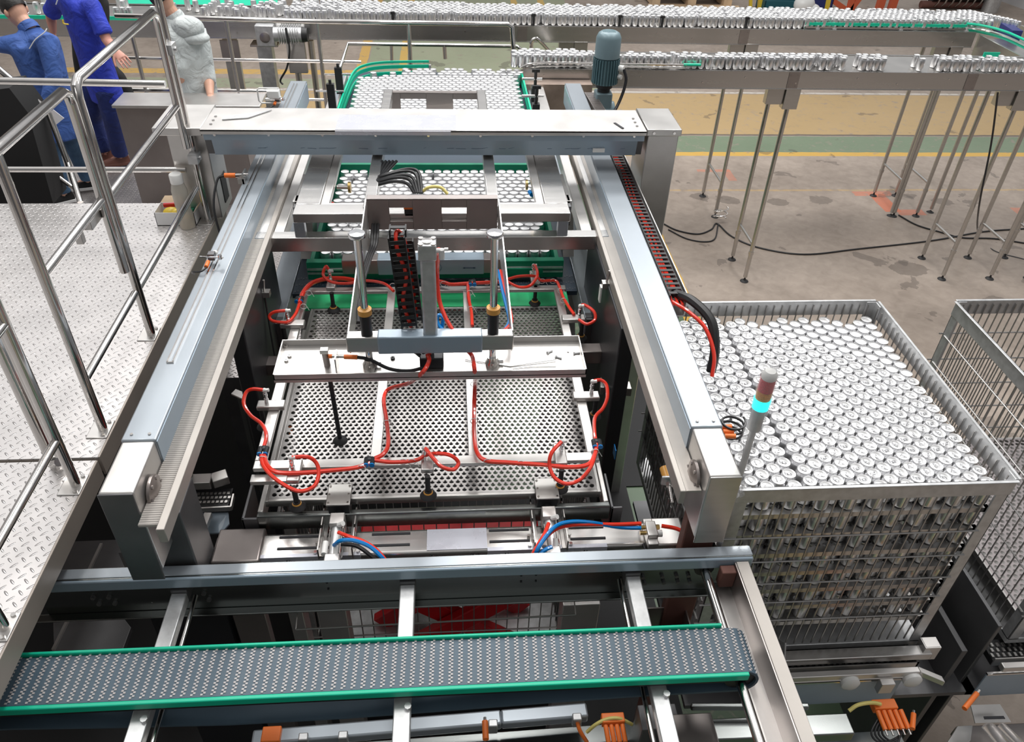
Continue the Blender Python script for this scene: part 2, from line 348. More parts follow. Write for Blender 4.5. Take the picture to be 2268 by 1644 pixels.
# ================================================================== THE CANS
def can_profile(): # r, z  body then lid
    return [(0.0,.004),(.018,.004),(.022,0),(.0245,.0015),(.031,.010),(.0328,.016),(.0328,.100),(.0315,.106),(.0275,.1165),(.0272,.119)]
def lid_profile(): return [(.0272,.119),(.0283,.1212),(.0278,.1222),(.0262,.1214),(.0252,.1165),(.0240,.1175),(.0,.1178)]
def can_mesh_parts():
    b = MB().lathe(can_profile(), (0,0,0), 24); l = MB().lathe(lid_profile(), (0,0,0), 24)
    return b, l
def put_can(loc, rot, proto=[None]):
    if proto[0] is None:
        b, l = can_mesh_parts(); o = b.build('beverage_can', CANM); lid = l.build('can_lid', CANL, o)
        t = MB(); t.tube([(.002+.0095*math.cos(a), .006*math.sin(a), .1192) for a in [2*PI*k/12 for k in range(13)]], .0018, 5, False); t.box(-.004, .004, -.004, .004, .1182, .1194)
        t.lathe([(.0, .1181), (.0105, .1181), (.0118, .1189), (.0128, .1181)], (-.008, 0, 0), 16)
        t.build('pull_tab', TABM, lid); proto[0] = o; r = o
    else: r = copy_tree(proto[0])
    r.location = loc; r.rotation_euler = (0, 0, rot); return r
# stuff cans, compiled into one object
SC = []
def sc(x, y, z, rot=0): SC.append((x, y, z))
P = .0664
rnd = random.Random(11)
def jit(a=.0003): return rnd.uniform(-a, a)
# --- cage 1 top layer (individuals)
CX0, CX1, CY0, CY1, CZT = 1.10, 2.255, 2.066, 3.38, 1.554
ZC = 1.358
top = []
for i in range(19):
    x = 1.143 + i*.0576 + (.014 if i >= 5 else 0)
    for j in range(19):
        y = 2.128 + j*.0662 + (i % 2)*.0331
        if j == 18 and (i % 2 or rnd.random() < .35): continue
        if j == 17 and i % 2 and rnd.random() < .3: continue
        if i < 5: y += .012
        top.append((x+jit(), y+jit(.0004), ZC, (i, j)))
top.sort(key=lambda c: c[0]**2 + c[1]**2)
for (x, y, z, ij) in top[:300]:
    o = put_can((x, y, z), rnd.uniform(0, 2*PI))
    od = lambda k: str(k) + ('th' if 10 <= k % 100 <= 20 else {1: 'st', 2: 'nd', 3: 'rd'}.get(k % 10, 'th'))
    tag(o, 'silver can in the top layer, %s column from the right rim, %s from near rim' % (od(19-ij[0]), od(ij[1]+1)), 'can', 'cans in the top layer of the full cage')
for (x, y, z, ij) in top[300:]: sc(x, y, z)
# lower layers seen through the mesh of the cage
LAYERS = [1.358 - .128*k for k in range(1, 7)]
for z in LAYERS:
    for i in range(19):
        for j in range(19):
            if j < 2 or i < 2:
                if rnd.random() < .12: continue
                sc(1.143+i*.0576+(.014 if i >= 5 else 0)+jit(.004), 2.135+j*.0662+(i % 2)*.0331+jit(.003), z)
# infeed table
for j in range(20):
    for i in range(23):
        x = -.85+.033 + i*.0645 + (j % 2)*.032; y = 6.35 + j*.0574
        if x > .63 or (j > 18 and x < -.6): continue
        sc(x+jit(.002), y+jit(.002), 1.312)
for i in range(17): # the ragged row joining the single lane
    sc(-.42+i*.066+jit(.004), 7.52+jit(.006), 1.312)
    if i % 5 != 4: sc(-.39+i*.066+jit(.004), 7.585+jit(.008), 1.312)
    if i % 4 != 1: sc(-.42+i*.066+jit(.004), 7.65+jit(.008), 1.312)
for i in range(6): sc(-.80+.09*i if i in (1, 3) else -.80+.07*i, 7.49+.04*(i % 2), 1.312) if i in (1, 3) else None
# cans inside the green guide frame in the middle
for j in range(21):
    for i in range(22):
        x = -.755 + i*.0655 + (j % 2)*.0327; y = 4.17 + j*.0572
        if x > .56: continue
        if (i, j) in ((1, 18), (9, 19), (2, 19), (3, 20), (18, 3)): continue
        sc(x+jit(.003), y+jit(.003), 1.312)
# near can conveyor
x = .62
while x < 6.6:
    dens = 3 if x < 3.8 else 2
    gap = (3.86 < x < 4.0) or (4.32 < x < 4.62) or (4.72 < x < 4.84)
    if not gap:
        for k in range(4 if x < 1.2 else 3):
            if rnd.random() < (.92 if k == 0 else .72): sc(x + (k % 2)*.033 + jit(.006), 7.695+k*.058+jit(.008), 1.446)
    x += .0675
# far can conveyor
x = -7.0
while x < 6.35:
    if x < -2.9: pr = .16
    elif x < -2.25: pr = .28
    elif x < -1.8: pr = .5
    elif x < -1.2: pr = .8
    else: pr = 1.0
    for k in range(9):
        if rnd.random() < pr*(.93 if k < 8 else .6): sc(x + (k % 2)*.033 + jit(.008), 9.35+k*.058+jit(.008), 1.408)
    x += .067
for k in range(5):
    for j in range(4): sc(6.37+.06*k+j*.02, 9.78-.075*k-.05*j, 1.408)
def build_stuff_cans():
    prof = [(0,.004),(.021,0),(.0245,.0015),(.0328,.014),(.0328,.100),(.0315,.106),(.0275,.1165),(.0275,.119),(.0284,.1215),(.0268,.1220),(.0248,.1170),(0,.1178)]
    n = 14; base = []
    for (r, h) in prof:
        for k in range(n): a = 2*PI*k/n; base.append((r*math.cos(a), r*math.sin(a), h))
    base = np.array(base); m = len(prof)
    fs = np.array([(i*n+k, i*n+(k+1) % n, (i+1)*n+(k+1) % n, (i+1)*n+k) for i in range(m-1) for k in range(n)])
    c = np.array(SC); V = (c[:, None, :] + base[None]).reshape(-1, 3); F = (fs[None] + (np.arange(len(c))*len(base))[:, None, None]).reshape(-1, 4)
    me = bpy.data.meshes.new('beverage_cans'); me.vertices.add(len(V)); me.vertices.foreach_set('co', V.astype(np.float32).ravel())
    me.loops.add(F.size); me.loops.foreach_set('vertex_index', F.astype(np.int32).ravel()); me.polygons.add(len(F))
    me.polygons.foreach_set('loop_start', np.arange(0, F.size, 4, dtype=np.int32)); me.polygons.foreach_set('use_smooth', np.ones(len(F), dtype=bool))
    mi = np.zeros(len(fs), dtype=np.int32); mi[7*n:] = 1; me.materials.append(CANM); me.materials.append(CANL); me.polygons.foreach_set('material_index', np.tile(mi, len(c)))
    me.update(calc_edges=True); me.set_sharp_from_angle(angle=.75)
    o = bpy.data.objects.new('beverage_cans', me); scene.collection.objects.link(o)
    tag(o, 'hundreds of silver cans filling the conveyors, the infeed table and the lower cage layers', 'cans', kind='stuff')
build_stuff_cans()

# ================================================================== WIRE CAGES
def cage(x0, x1, y0, y1, zt, zb, label, rim=.085, sheet_levels=(), perf_pitch=.0275, wires_x=27, rods=(1.245, 1.085, .93, .79, .65), front=True, sheets=True, side_rods=True):
    t = thing('wire_cage', label, 'cage', ((x0+x1)/2, (y0+y1)/2, zb))
    th = .006
    for (nm, bx) in (('front_rim', (x0, x1, y0-th, y0)), ('back_rim', (x0, x1, y1, y1+th)), ('side_rim', (x0-th, x0, y0, y1)), ('side_rim', (x1, x1+th, y0, y1))):
        b = MB().box(*bx, zt-rim, zt)
        if bx[1]-bx[0] > .1: b.box(bx[0], bx[1], bx[2]-.012*(nm == 'front_rim'), bx[3]+.012*(nm == 'back_rim'), zt-.004, zt)
        else: b.box(bx[0]-.012*(bx[0] < x0), bx[1]+.012*(bx[0] >= x1-.001), bx[2], bx[3], zt-.004, zt)
        b.build(nm, GALV, t, .002)
    for (sx, x) in ((1, x0), (-1, x1)):
        for (sy, y) in ((1, y0), (-1, y1)):
            b = MB().box(min(x, x+sx*.055), max(x, x+sx*.055), min(y, y+sy*.006), max(y, y+sy*.006), zb, zt-.004).box(min(x, x+sx*.006), max(x, x+sx*.006), min(y, y+sy*.055), max(y, y+sy*.055), zb, zt-.004)
            b.build('corner_post', GALV, t, .0015)
    def panel(nm, axis):
        b = MB()
        if axis in ('f', 'k'):
            y = y0+.006 if axis == 'f' else y1-.006; n = wires_x
            for i in range(1, n): x = x0+(x1-x0)*i/n; b.bar((x, y, zb+.02), (x, y, zt-.02), .005, .005)
            yo = y-.008 if axis == 'f' else y+.008
            for z in rods: b.cyl((x0-.02, yo, z), (x1-.04, yo, z), .0042, 6)
        else:
            x = x0+.006 if axis == 'l' else x1-.006; n = int(wires_x*(y1-y0)/(x1-x0))
            for i in range(1, n): y = y0+(y1-y0)*i/n; b.bar((x, y, zb+.02), (x, y, zt-.02), .005, .005)
            xo = x-.008 if axis == 'l' else x+.008
            for z in rods: b.cyl((xo, y0+.02, z), (xo, y1-.02, z), .0038, 6)
        b.build('mesh_panel', MESHST, t)
    for a in 'fklr': panel('mesh_panel', a)
    MB().box(x0, x1, y0, y1, zb-.03, zb+.01).build('base_frame', GALV, t, .003)
    return t
full = cage(CX0, CX1, CY0, CY1, CZT, .42, 'galvanised wire cage full of cans, beside the stack light')
for k, z in enumerate([ZC]+LAYERS):
    s = thing('layer_sheet', ['topmost', 'second from top', 'third from top', 'fourth from top', 'fifth from top', 'sixth from top', 'lowest'][k] + ' perforated metal layer sheet between the cans in the full cage', 'sheet', ((CX0+CX1)/2, 2.7, z-.01), 'layer sheets in the full cage')
    x0, x1, y0, y1 = CX0+.02, CX1-.02, 2.095, CY1-.03
    b = MB(); perf(b, x0+.02, x1-.02, y0+.02, y0+.42, z-.003, .0345, .0115, 12); b.box(x0+.02, x1-.02, y0+.42, y1, z-.005, z-.0035); b.build('perforated_plate', STEEL, s)
    e = MB().box(x0, x1, y0, y0+.02, z-.030, z-.003).box(x0, x1, y1, y1+.01, z-.030, z-.003).box(x0, x0+.02, y0, y1, z-.030, z-.003).box(x1-.02, x1, y0, y1, z-.030, z-.003); e.build('folded_edge', STEEL, s)
empty = cage(2.70, 3.85, 2.05, 3.37, CZT, .42, 'empty galvanised wire cage at the right edge of the photo', rods=(1.34, 1.16, .98, .80, .62))
for k in range(1):
    z = .56
    s = thing('layer_sheet', 'perforated layer sheet lying at the bottom of the empty cage', 'sheet', (3.27, 2.7, z-.01))
    b = MB(); perf(b, 2.73, 3.82, 2.09, 3.33, z, .0345, .0118, 12); b.build('perforated_plate', PINKST, s)
    MB().box(2.72, 2.73, 2.08, 3.34, z-.03, z).box(3.82, 3.83, 2.08, 3.34, z-.03, z).box(2.72, 3.83, 2.08, 2.09, z-.03, z).box(2.72, 3.83, 3.33, 3.34, z-.03, z).box(2.73, 3.82, 2.09, 3.33, z-.03, z-.028).build('folded_edge', STEEL, s)
# ================================================================== CAN CONVEYORS
def leg_pair(t, x, y, ztop, dy=0.0):
    b = MB().cyl((x, y, F0+.06), (x, y, ztop), .024, 12); l = b.build('leg', STEEL, t)
    f = MB().lathe([(.0, .034), (.012, .034), (.016, .02), (.045, .008), (.05, 0), (0, 0)], (x, y, F0), 16).cyl((x, y, F0+.03), (x, y, F0+.075), .010, 8); f.build('levelling_foot', RUB, l)
    MB().cyl((x, y, F0+.36), (x, y, F0+.40), .030, 12).build('collar', STEEL, l)
def conveyor(label, x0, x1, yf, yb, zt, zb, zbelt, legs, splices, brace_legs=True, loc=None):
    t = thing('can_conveyor', label, 'conveyor', ((x0+x1)/2, (yf+yb)/2, F0))
    b = MB().box(x0, x1, yf, yf+.004, zb, zt).box(x0, x1, yf, yf+.03, zt-.004, zt).box(x0, x1, yf-.012, yf+.03, zb, zb+.004).box(x0, x1, yf-.002, yf, zt-.012, zt); b.build('side_frame', STEELX, t)
    b = MB().box(x0, x1, yb-.004, yb, zb, zt).box(x0, x1, yb-.03, yb, zt-.004, zt); b.build('side_frame', STEELX, t)
    MB().box(x0, x1, yf+.031, yb-.031, zbelt-.02, zbelt).build('conveyor_belt', STEEL, t)
    b = MB(); x = x0+.2
    k = 0
    while x < x1-.1: bolt(b, (x, yf-.001, zt-.06-.05*(k % 2)), (0,-1,0), .008, .006); x += .42 + .1*(k % 3); k += 1
    b.build('bolts', POL, t)
    for sx in splices:
        b = MB().box(sx-.055, sx+.055, yf-.006, yf-.001, zb+.01, zt-.004)
        for (i, j) in ((-1,-1),(1,-1),(-1,1),(1,1)): bolt(b, (sx+i*.036, yf-.006, (zb+zt)/2+j*.055), (0,-1,0), .007, .005)
        b.build('splice_plate', BROWNST, t)
    for (x, bracket) in legs:
        leg_pair(t, x, yf+.05, zb); leg_pair(t, x, yb-.05, zb)
        MB().cyl((x, yf+.05, F0+.48), (x, yb-.05, F0+.48), .016, 10).build('cross_tube', STEEL, t)
        if bracket:
            MB().box(x-.075, x+.075, yf-.006, yf+.01, zb-.20, zb+.01).box(x-.075, x-.069, yf, yf+.09, zb-.20, zb).box(x+.069, x+.075, yf, yf+.09, zb-.20, zb).box(x-.25, x-.08, yf+.02, yf+.1, zb-.16, zb).build('leg_bracket', STEEL, t, .002)
    return t
near = conveyor('nearer stainless can conveyor, its single-file lane running right from the infeed table', .70, 6.9, 7.62, 8.22, 1.45, 1.28, 1.444, [(3.4, True), (5.82, True), (6.42, False), (6.9, False)], [1.50, 3.37, 5.2])
# rails beside the lane
for (z, yy) in ((1.47, 7.655), (1.50, 7.64)):
    MB().tube(smooth([(.66, 7.5, z), (.78, 7.62, z), (1.05, 7.66, z), (1.6, yy, z), (2.28, yy-.01, z)]), .009, 8).build('guide_rod', POL, near)
MB().cyl((2.25, 7.635, 1.50), (2.42, 7.635, 1.50), .014, 8).build('green_rod_end', GREEN, near)
b = MB().box(5.45, 5.62, 7.95, 7.96, 1.44, 1.56); b.build('green_guide_plate', GREEN, near)
# H-frame stand by the right edge
t = thing('pipe_stand', 'stainless pipe H-stand under the nearer conveyor at the right', 'stand', (6.0, 7.3, F0))
for (a, bpt) in (((2087, 205), (1972, 478)), ((2166, 205), (2060, 470))):
    q = pz(*bpt, F0); q.z = F0; p = Vector((q.x, q.y, 1.28)); MB().cyl((q.x, q.y, F0+.05), p, .024, 12).build('leg', STEEL, t); MB().lathe([(.0, .034), (.016, .02), (.05, .0), (0, 0)], (q.x, q.y, F0), 16).build('levelling_foot', RUB, t)
q1 = pz(1972, 478, F0); q2 = pz(2060, 470, F0); MB().cyl((q1.x, q1.y, .93), (q2.x, q2.y, .93), .024, 12).cyl((q1.x, q1.y, .89), (q1.x, q1.y, .97), .036, 12).cyl((q2.x, q2.y, .89), (q2.x, q2.y, .97), .036, 12).build('cross_tube', GALV, t)

far = conveyor('far wide can conveyor crossing the whole top of the photo, packed with cans', -7.2, 6.15, 9.25, 9.98, 1.42, 1.25, 1.406, [(-4.6, False), (1.5, True), (3.5, True), (5.98, True), (6.3, False)], [.82, 3.38, -2.85])
b = MB()
for (p, q) in (((4.10, 9.33), (6.05, 9.36)),): b.box(p[0], q[0], p[1]-.012, p[1], 1.42, 1.44).box(p[0], q[0], p[1]-.012, p[1], 1.455, 1.485)
arc = [(6.05, 9.34), (6.16, 9.30), (6.26, 9.2), (6.33, 9.05), (6.36, 8.85), (6.38, 8.2), (6.38, 7.9)]
for z in (1.42, 1.49): b.tube([(x, y, z) for x, y in smooth([Vector((a_[0], a_[1], 0)) for a_ in arc], 4) for z in (z,)] if False else [(v.x, v.y, z) for v in smooth([(a_[0], a_[1], 0) for a_ in arc], 5)], .014, 8)
b.build('green_guide_rail', GREEN, far)
b = MB(); b.tube([(v.x-.02, v.y-.02, 1.455) for v in smooth([(a_[0], a_[1], 0) for a_ in arc], 5)], .012, 8); b.box(4.1, 6.05, 9.30, 9.318, 1.42, 1.445); b.build('guide_rail_backing', POL, far)
MB().box(-7.2, -3.1, 9.28, 9.30, 1.41, 1.45).build('green_guide_rail', GREEN, far)
MB().box(-3.9, -2.0, 10.02, 10.5, 1.34, 1.36).build('green_side_table', GREEN, far)
b = MB()
for x in (-.62, .95, 1.93, 2.42, 3.40): b.cyl((x, 9.31, 1.40), (x, 9.31, 1.52), .012, 8).box(x-.022, x+.022, 9.30, 9.33, 1.51, 1.535)
b.build('guide_clamps', BLACK, far)
for x in (4.25, 4.45, 5.25, 6.05): MB().cyl((x, 9.30, 1.33), (x, 9.30, 1.46), .012, 8).box(x-.02, x+.02, 9.285, 9.315, 1.40, 1.43).build('rail_bracket', GALV, far)
# return leg joining far and near lanes at the right
t = thing('can_conveyor', 'short diagonal conveyor section joining the two can lanes at the right edge', 'conveyor', (6.4, 8.6, F0))
MB().box(6.18, 6.20, 8.2, 9.24, 1.16, 1.40).build('side_frame', STEEL, t); MB().box(6.20, 6.95, 8.2, 9.24, 1.33, 1.355).build('conveyor_belt', STEEL, t); MB().box(6.90, 6.93, 7.9, 9.6, 1.25, 1.42).build('side_frame', STEEL, t)
MB().box(6.17, 6.18, 8.35, 8.9, 1.24, 1.27).build('slot', BLACK, t)
t = thing('crate', 'navy blue plastic guard beam beside the conveyor corner', 'guard', (6.9, 9.4, 1.40)); a, c = pz(2212, 55, 1.42), pz(2250, 80, 1.42)
MB().bar(a, c, .12, .12).build('beam', NAVY, t, .004)
# gear motor under the far conveyor
t = thing('gear_motor', 'aluminium gear motor bolted under the far conveyor frame', 'motor', (-1.95, 9.2, 1.1))
MB().box(-2.10, -1.90, 9.12, 9.22, 1.20, 1.42).build('gearbox', GALV, t, .01)
MB().lathe([(.0, 0), (.05, 0), (.055, .02), (.03, .03), (0, .03)], (-2.0, 9.12, 1.30), 20, (0, -1, 0)).build('shaft_cover', BROWNST, t)
m = MB().lathe([(0, 0), (.075, 0), (.075, .3), (0, .3)], (-1.9, 9.13, 1.33), 20, (1, 0, 0)); 
for k in range(9): m.box(-1.84+.025*k, -1.835+.025*k, 9.04, 9.22, 1.25, 1.41)
m.build('motor_body', GALV, t); MB().lathe([(0, 0), (.08, 0), (.07, .06), (0, .06)], (-1.6, 9.13, 1.33), 20, (1, 0, 0)).build('fan_cover', BLACK, t)
MB().tube(smooth([(-1.75, 9.05, 1.42), (-1.74, 9.03, 1.2), (-1.8, 9.05, 1.0), (-1.9, 9.1, .85), (-1.88, 9.1, .80)]), .011, 6).build('power_cable', CABLE, t)
t = thing('support_column', 'dark grey box column under the far conveyor beside the gear motor', 'column', (-2.03, 9.3, F0))
MB().box(-2.14, -1.98, 9.25, 9.40, F0, 1.17).build('post', GALV, t, .004); MB().box(-2.20, -1.90, 9.22, 9.43, 1.17, 1.19).build('cap_plate', BROWNST, t)
t = thing('support_column', 'pale slotted channel post under the far conveyor, left of the box column', 'column', (-2.5, 9.3, F0))
MB().box(-2.52, -2.36, 9.30, 9.36, F0, 1.22).build('post', SATIN, t, .003); MB().box(-2.54, -2.34, 9.28, 9.30, 1.0, 1.22).build('bracket', BROWNST, t)
t = thing('conveyor_leg', 'pair of round legs with a bracket right of the gear motor', 'legs', (-1.62, 9.3, F0))
for (x, y) in ((-1.72, 9.25), (-1.55, 9.32)): MB().cyl((x, y, F0), (x, y, 1.22), .035, 12).build('leg', STEEL, t)
MB().box(-1.80, -1.60, 9.18, 9.24, .90, 1.24).build('bracket', STEEL, t, .003)

# ================================================================== BACKGROUND THINGS
t = thing('pallet', 'pale wooden pallet stacked with blue drums behind the far conveyor', 'pallet', tuple(pz(1520, 10, F0)))
c = pz(1520, 8, F0); b = MB()
for k in range(7): b.box(c.x-1.05, c.x+1.05, c.y-.45+.3*k, c.y-.25+.3*k, F0+.28, F0+.33)
for k in range(3): b.box(c.x-1.0+.9*k, c.x-.8+.9*k, c.y-.5, c.y+1.5, F0+.05, F0+.28)
b.box(c.x-1.05, c.x+1.05, c.y-.5, c.y-.3, F0, F0+.06).build('deck', WOOD, t)
for k in range(3):
    d = thing('drum', ['left', 'middle', 'right'][k] + ' one of three blue plastic drums standing on the wooden pallet', 'drum', (c.x-.7+.65*k, c.y+.1, F0+.33), 'blue drums on the pallet')
    MB().lathe([(0, 0), (.27, 0), (.29, .05), (.27, .1), (.27, .5), (.29, .55), (.27, .8), (.0, .82)], (c.x-.7+.65*k, c.y+.1, F0+.33), 24).build('drum_body', BBLUE, d)
t = tag(MB().poly([pz(1480, 24, F0+.02), pz(1640, 30, F0+.02), pz(1635, 18, F0+.02), pz(1590, 16, F0+.02)], (0, 0, .06)).build('cardboard_sheet', WOOD), 'flat sheet of cardboard on the floor in front of the pallet', 'cardboard')
def stand_bar(px1, z1, px2, z2, r, m, name, t): a = pz(*px1, F0); p = Vector((a.x, a.y, F0)); c2 = pY(*px2, a.y); MB().bar(p, c2, r*2, r*2).build(name, m, t)
t = thing('trestle', 'yellow painted trestle behind the far conveyor', 'trestle', tuple(pz(1690, 20, F0)))
stand_bar((1662, 22), 0, (1663, -25), 1, .035, YEL, 'leg', t); stand_bar((1683, 22), 0, (1688, -25), 1, .06, YEL, 'leg', t)
t = thing('trestle', 'yellow and orange trestle right of the navy crate', 'trestle', tuple(pz(1830, 20, F0)))
stand_bar((1808, 20), 0, (1812, -25), 1, .05, YEL, 'leg', t); stand_bar((1828, 26), 0, (1838, -25), 1, .06, YEL, 'leg', t)
a = pz(1880, 26, F0)
t = thing('steel_frame', 'orange painted steel frame with diagonal braces in the background', 'frame', tuple(a))
for q in ((1800, -30), (1893, -30), (1930, -40)): MB().bar((a.x, a.y, F0), pY(*q, a.y), .12, .12).build('brace', ORP, t)
a = pz(1945, 26, F0)
t = thing('steel_frame', 'pair of upright orange painted posts left of the big coil', 'frame', tuple(a))
for (u, v) in (((1945, 26), (1962, -30)), ((1972, 26), (1990, -30))): c = pz(*u, F0); MB().bar((c.x, c.y, F0), pY(*v, c.y), .16, .16).build('post', ORP, t)
for (u, m, lab, w, h) in (((1725, 22), TEAL, 'teal open plastic crate on the floor behind the far conveyor', 1.0, .28), ((1798, 20), NAVY, 'navy open plastic crate tilted beside a white bag', .75, .35)):
    c = pz(*u, F0); t = thing('crate', lab, 'crate', tuple(c)); MB().box(c.x-w/2, c.x+w/2, c.y-.3, c.y-.27, F0, F0+h).box(c.x-w/2, c.x+w/2, c.y+.3, c.y+.33, F0, F0+h).box(c.x-w/2, c.x-w/2+.03, c.y-.3, c.y+.3, F0, F0+h).box(c.x+w/2-.03, c.x+w/2, c.y-.3, c.y+.3, F0, F0+h).box(c.x-w/2, c.x+w/2, c.y-.3, c.y+.3, F0, F0+.03).build('crate_body', m, t, .01)
c = pz(1768, 26, F0); tag(MB().ball((c.x, c.y-.25, F0+.22), .26, .22, .22).ball((c.x+.2, c.y-.3, F0+.13), .2, .18, .13).build('plastic_bag', WHITE), 'crumpled white plastic bag between the two crates', 'bag')
c = pz(2110, 18, F0); t = thing('coil', 'big dark steel spring coil lying on the floor in the background', 'coil', tuple(c))
b = MB(); b.tube([(c.x-.75+.0125*k, c.y+.42*math.cos(k*.42), F0+.46+.42*math.sin(k*.42)) for k in range(135)], .022, 6); b.build('winding', POL, t); MB().cyl((c.x-.95, c.y-.1, F0+.1), (c.x+.95, c.y-.1, F0+.1), .09, 12).build('base_roller', RUST, t); MB().cyl((c.x-.7, c.y, F0+.45), (c.x+.8, c.y, F0+.45), .30, 16).build('core', BLACK, t)
c = pz(2190, 26, F0); tag(MB().cyl((c.x, c.y, F0), (c.x, c.y, F0+1.0), .2, 20).ball((c.x, c.y, F0+1.05), .3, .3, .12).build('bollard', GALV), 'grey round bollard with a pale cap beside the coil', 'bollard')

# ================================================================== INFEED TABLE (belt from the can lanes into the machine)
t = thing('infeed_table', 'wide dark blue belt table feeding cans into the machine', 'conveyor', (-.1, 5.9, 1.0))
tb = MB().box(-.93, .73, 3.90, 7.95, 1.28, 1.308); tb.build('conveyor_belt', BELTD, t)
b = MB()
for j in range(3):
    for i in range(110): x = -.92+i*.015; b.box(x, x+.008, 3.915+j*.07+(i % 2)*.008, 3.935+j*.07+(i % 2)*.008, 1.308, 1.3095)
b.build('belt_hinges', TABD, t)
tag(MB().box(-.845, .665, 3.755, 3.905, 1.285, 1.306).build('transfer_plate', GREENL, None, .002), 'light green plastic transfer strip at the front end of the belt table', 'strip')
for (x0, x1) in ((-1.06, -.935), (.735, .86)): MB().box(x0, x1, 3.62, 7.9, 1.14, 1.31).build('side_beam', GREYFILM, t, .004)
for (x0, x1) in ((-1.08, -.94), (.74, .88)): MB().box(x0, x1, 3.60, 3.62, 1.06, 1.31).box(x0, x1, 3.62, 3.66, 1.308, 1.315).build('end_cap', DARKST, t, .003)
# guide around the far table
b = MB(); gl = [(-.93, 6.3), (-.91, 7.1), (-.88, 7.5), (-.80, 7.68), (-.62, 7.78), (-.25, 7.82), (-.20, 7.82)]
gp = smooth([(x, y, 0) for x, y in gl], 5)
for i in range(len(gp)-1):
    for (z0, z1) in ((1.33, 1.36), (1.39, 1.42), (1.44, 1.46)): b.bar((gp[i].x, gp[i].y, (z0+z1)/2), (gp[i+1].x, gp[i+1].y, (z0+z1)/2), .014, z1-z0)
b.box(.675, .69, 6.3, 7.55, 1.33, 1.36).box(.675, .69, 6.3, 7.55, 1.40, 1.43).build('green_guide_rail', GREEN, t)
for bx in ((-.955, -.94, 6.3, 7.45, 1.36, 1.45), (.692, .70, 6.3, 7.55, 1.36, 1.40), (-.2, -.18, 7.80, 7.84, 1.33, 1.42)): MB().box(*bx).build('rail_backing', SATIN, t)
MB().box(.76, .88, 6.2, 7.55, 1.30, 1.34).box(-1.1, -.98, 6.2, 7.3, 1.26, 1.30).build('side_beam', SATIN, t, .003)
MB().box(.70, 1.35, 7.45, 7.60, 1.10, 1.36).build('rusty_side_plate', mat('stained_steel', (.42, .33, .28), .6, .4, .5, 3), t)
t = thing('guide_clamp', 'black clamp with threaded rod right of the infeed table', 'clamp', (.95, 7.0, 1.3))
for (px, y) in (((1186, 175), 7.1), ((1188, 213), 6.4)):
    c = pY(*px, y); MB().cyl(c-Vector((0, 0, .14)), c+Vector((0, 0, .08)), .014, 8).box(c.x-.035, c.x+.035, c.y-.01, c.y+.01, c.z+.06, c.z+.085).box(c.x-.03, c.x+.03, c.y-.03, c.y+.03, c.z-.20, c.z-.06).build('clamp', BLACK, t)
    MB().cyl(c+Vector((-.12, 0, 0)), c+Vector((.06, 0, 0)), .012, 8).build('rod', STEEL, t)
t = thing('guide_clamp', 'black clamp with threaded rod left of the infeed table', 'clamp', (-1.05, 6.8, 1.3))
for (px, y) in (((750, 165), 6.9), ((733, 202), 6.4)):
    c = pY(*px, y); MB().box(c.x-.03, c.x+.03, c.y-.02, c.y+.02, c.z-.16, c.z+.06).cyl(c-Vector((0, 0, .2)), c+Vector((0, 0, .09)), .012, 8).build('clamp', BLACK, t)
    MB().cyl(c+Vector((-.12, 0, 0)), c+Vector((.10, 0, 0)), .008, 8).build('rod', POL, t)

# ================================================================== GUARD RAILINGS BEHIND THE MACHINE
YR = 8.35
t = thing('guard_railing', 'stainless pipe railing running behind the machine on the left', 'railing', (-1.5, YR, .4))
def ph(px, Y=YR): return pY(*px, Y)
b = MB(); L0 = ph((255, 34)); Rr = ph((1134, 53)); b.tube([L0, ph((700, 48)), Rr+Vector((-.04, 0, 0)), Rr+Vector((0, 0, -.03)), ph((1139, 132))], .024, 10); b.build('top_rail', POL, t)
for (a, c, r) in (((255, 128), (800, 138), .017), ((255, 199), (600, 203), .022), ((300, 217), (770, 222), .015)): MB().cyl(ph(a), ph(c), r, 8).build('mid_rail', POL, t)
for (a) in ((290, 70), (500, 45), (702, 50), (905, 52)): p = ph(a); MB().cyl((p.x, YR, -.2), p, .021, 10).build('post', STEEL, t)
t = thing('guard_railing', 'low pipe hoop railing around the back of the infeed table', 'railing', (-.1, 8.6, .4))
MB().tube([pY(750, 165, 8.1), pY(753, 150, 8.2), pY(771, 97, 8.6), pY(985, 100, 8.6), pY(1145, 103, 8.6), pY(1153, 108, 8.6), pY(1154, 135, 8.6)], .02, 10).build('top_rail', POL, t)
MB().cyl(pY(867, 100, 8.6), pY(868, 140, 8.6), .017, 8).build('post', STEEL, t); MB().cyl(pY(984, 98, 8.6), pY(986, 130, 8.6), .02, 8).build('post', STEEL, t)
t = thing('guard_railing', 'short bent pipe brace rising right of the hoop railing', 'railing', (.9, 8.6, .4))
MB().tube(smooth([pY(1178, 130, 8.6), pY(1177, 95, 8.6), pY(1186, 86, 8.6), pY(1196, 92, 8.6), pY(1232, 132, 8.9)], 4), .02, 10).build('brace', POL, t)

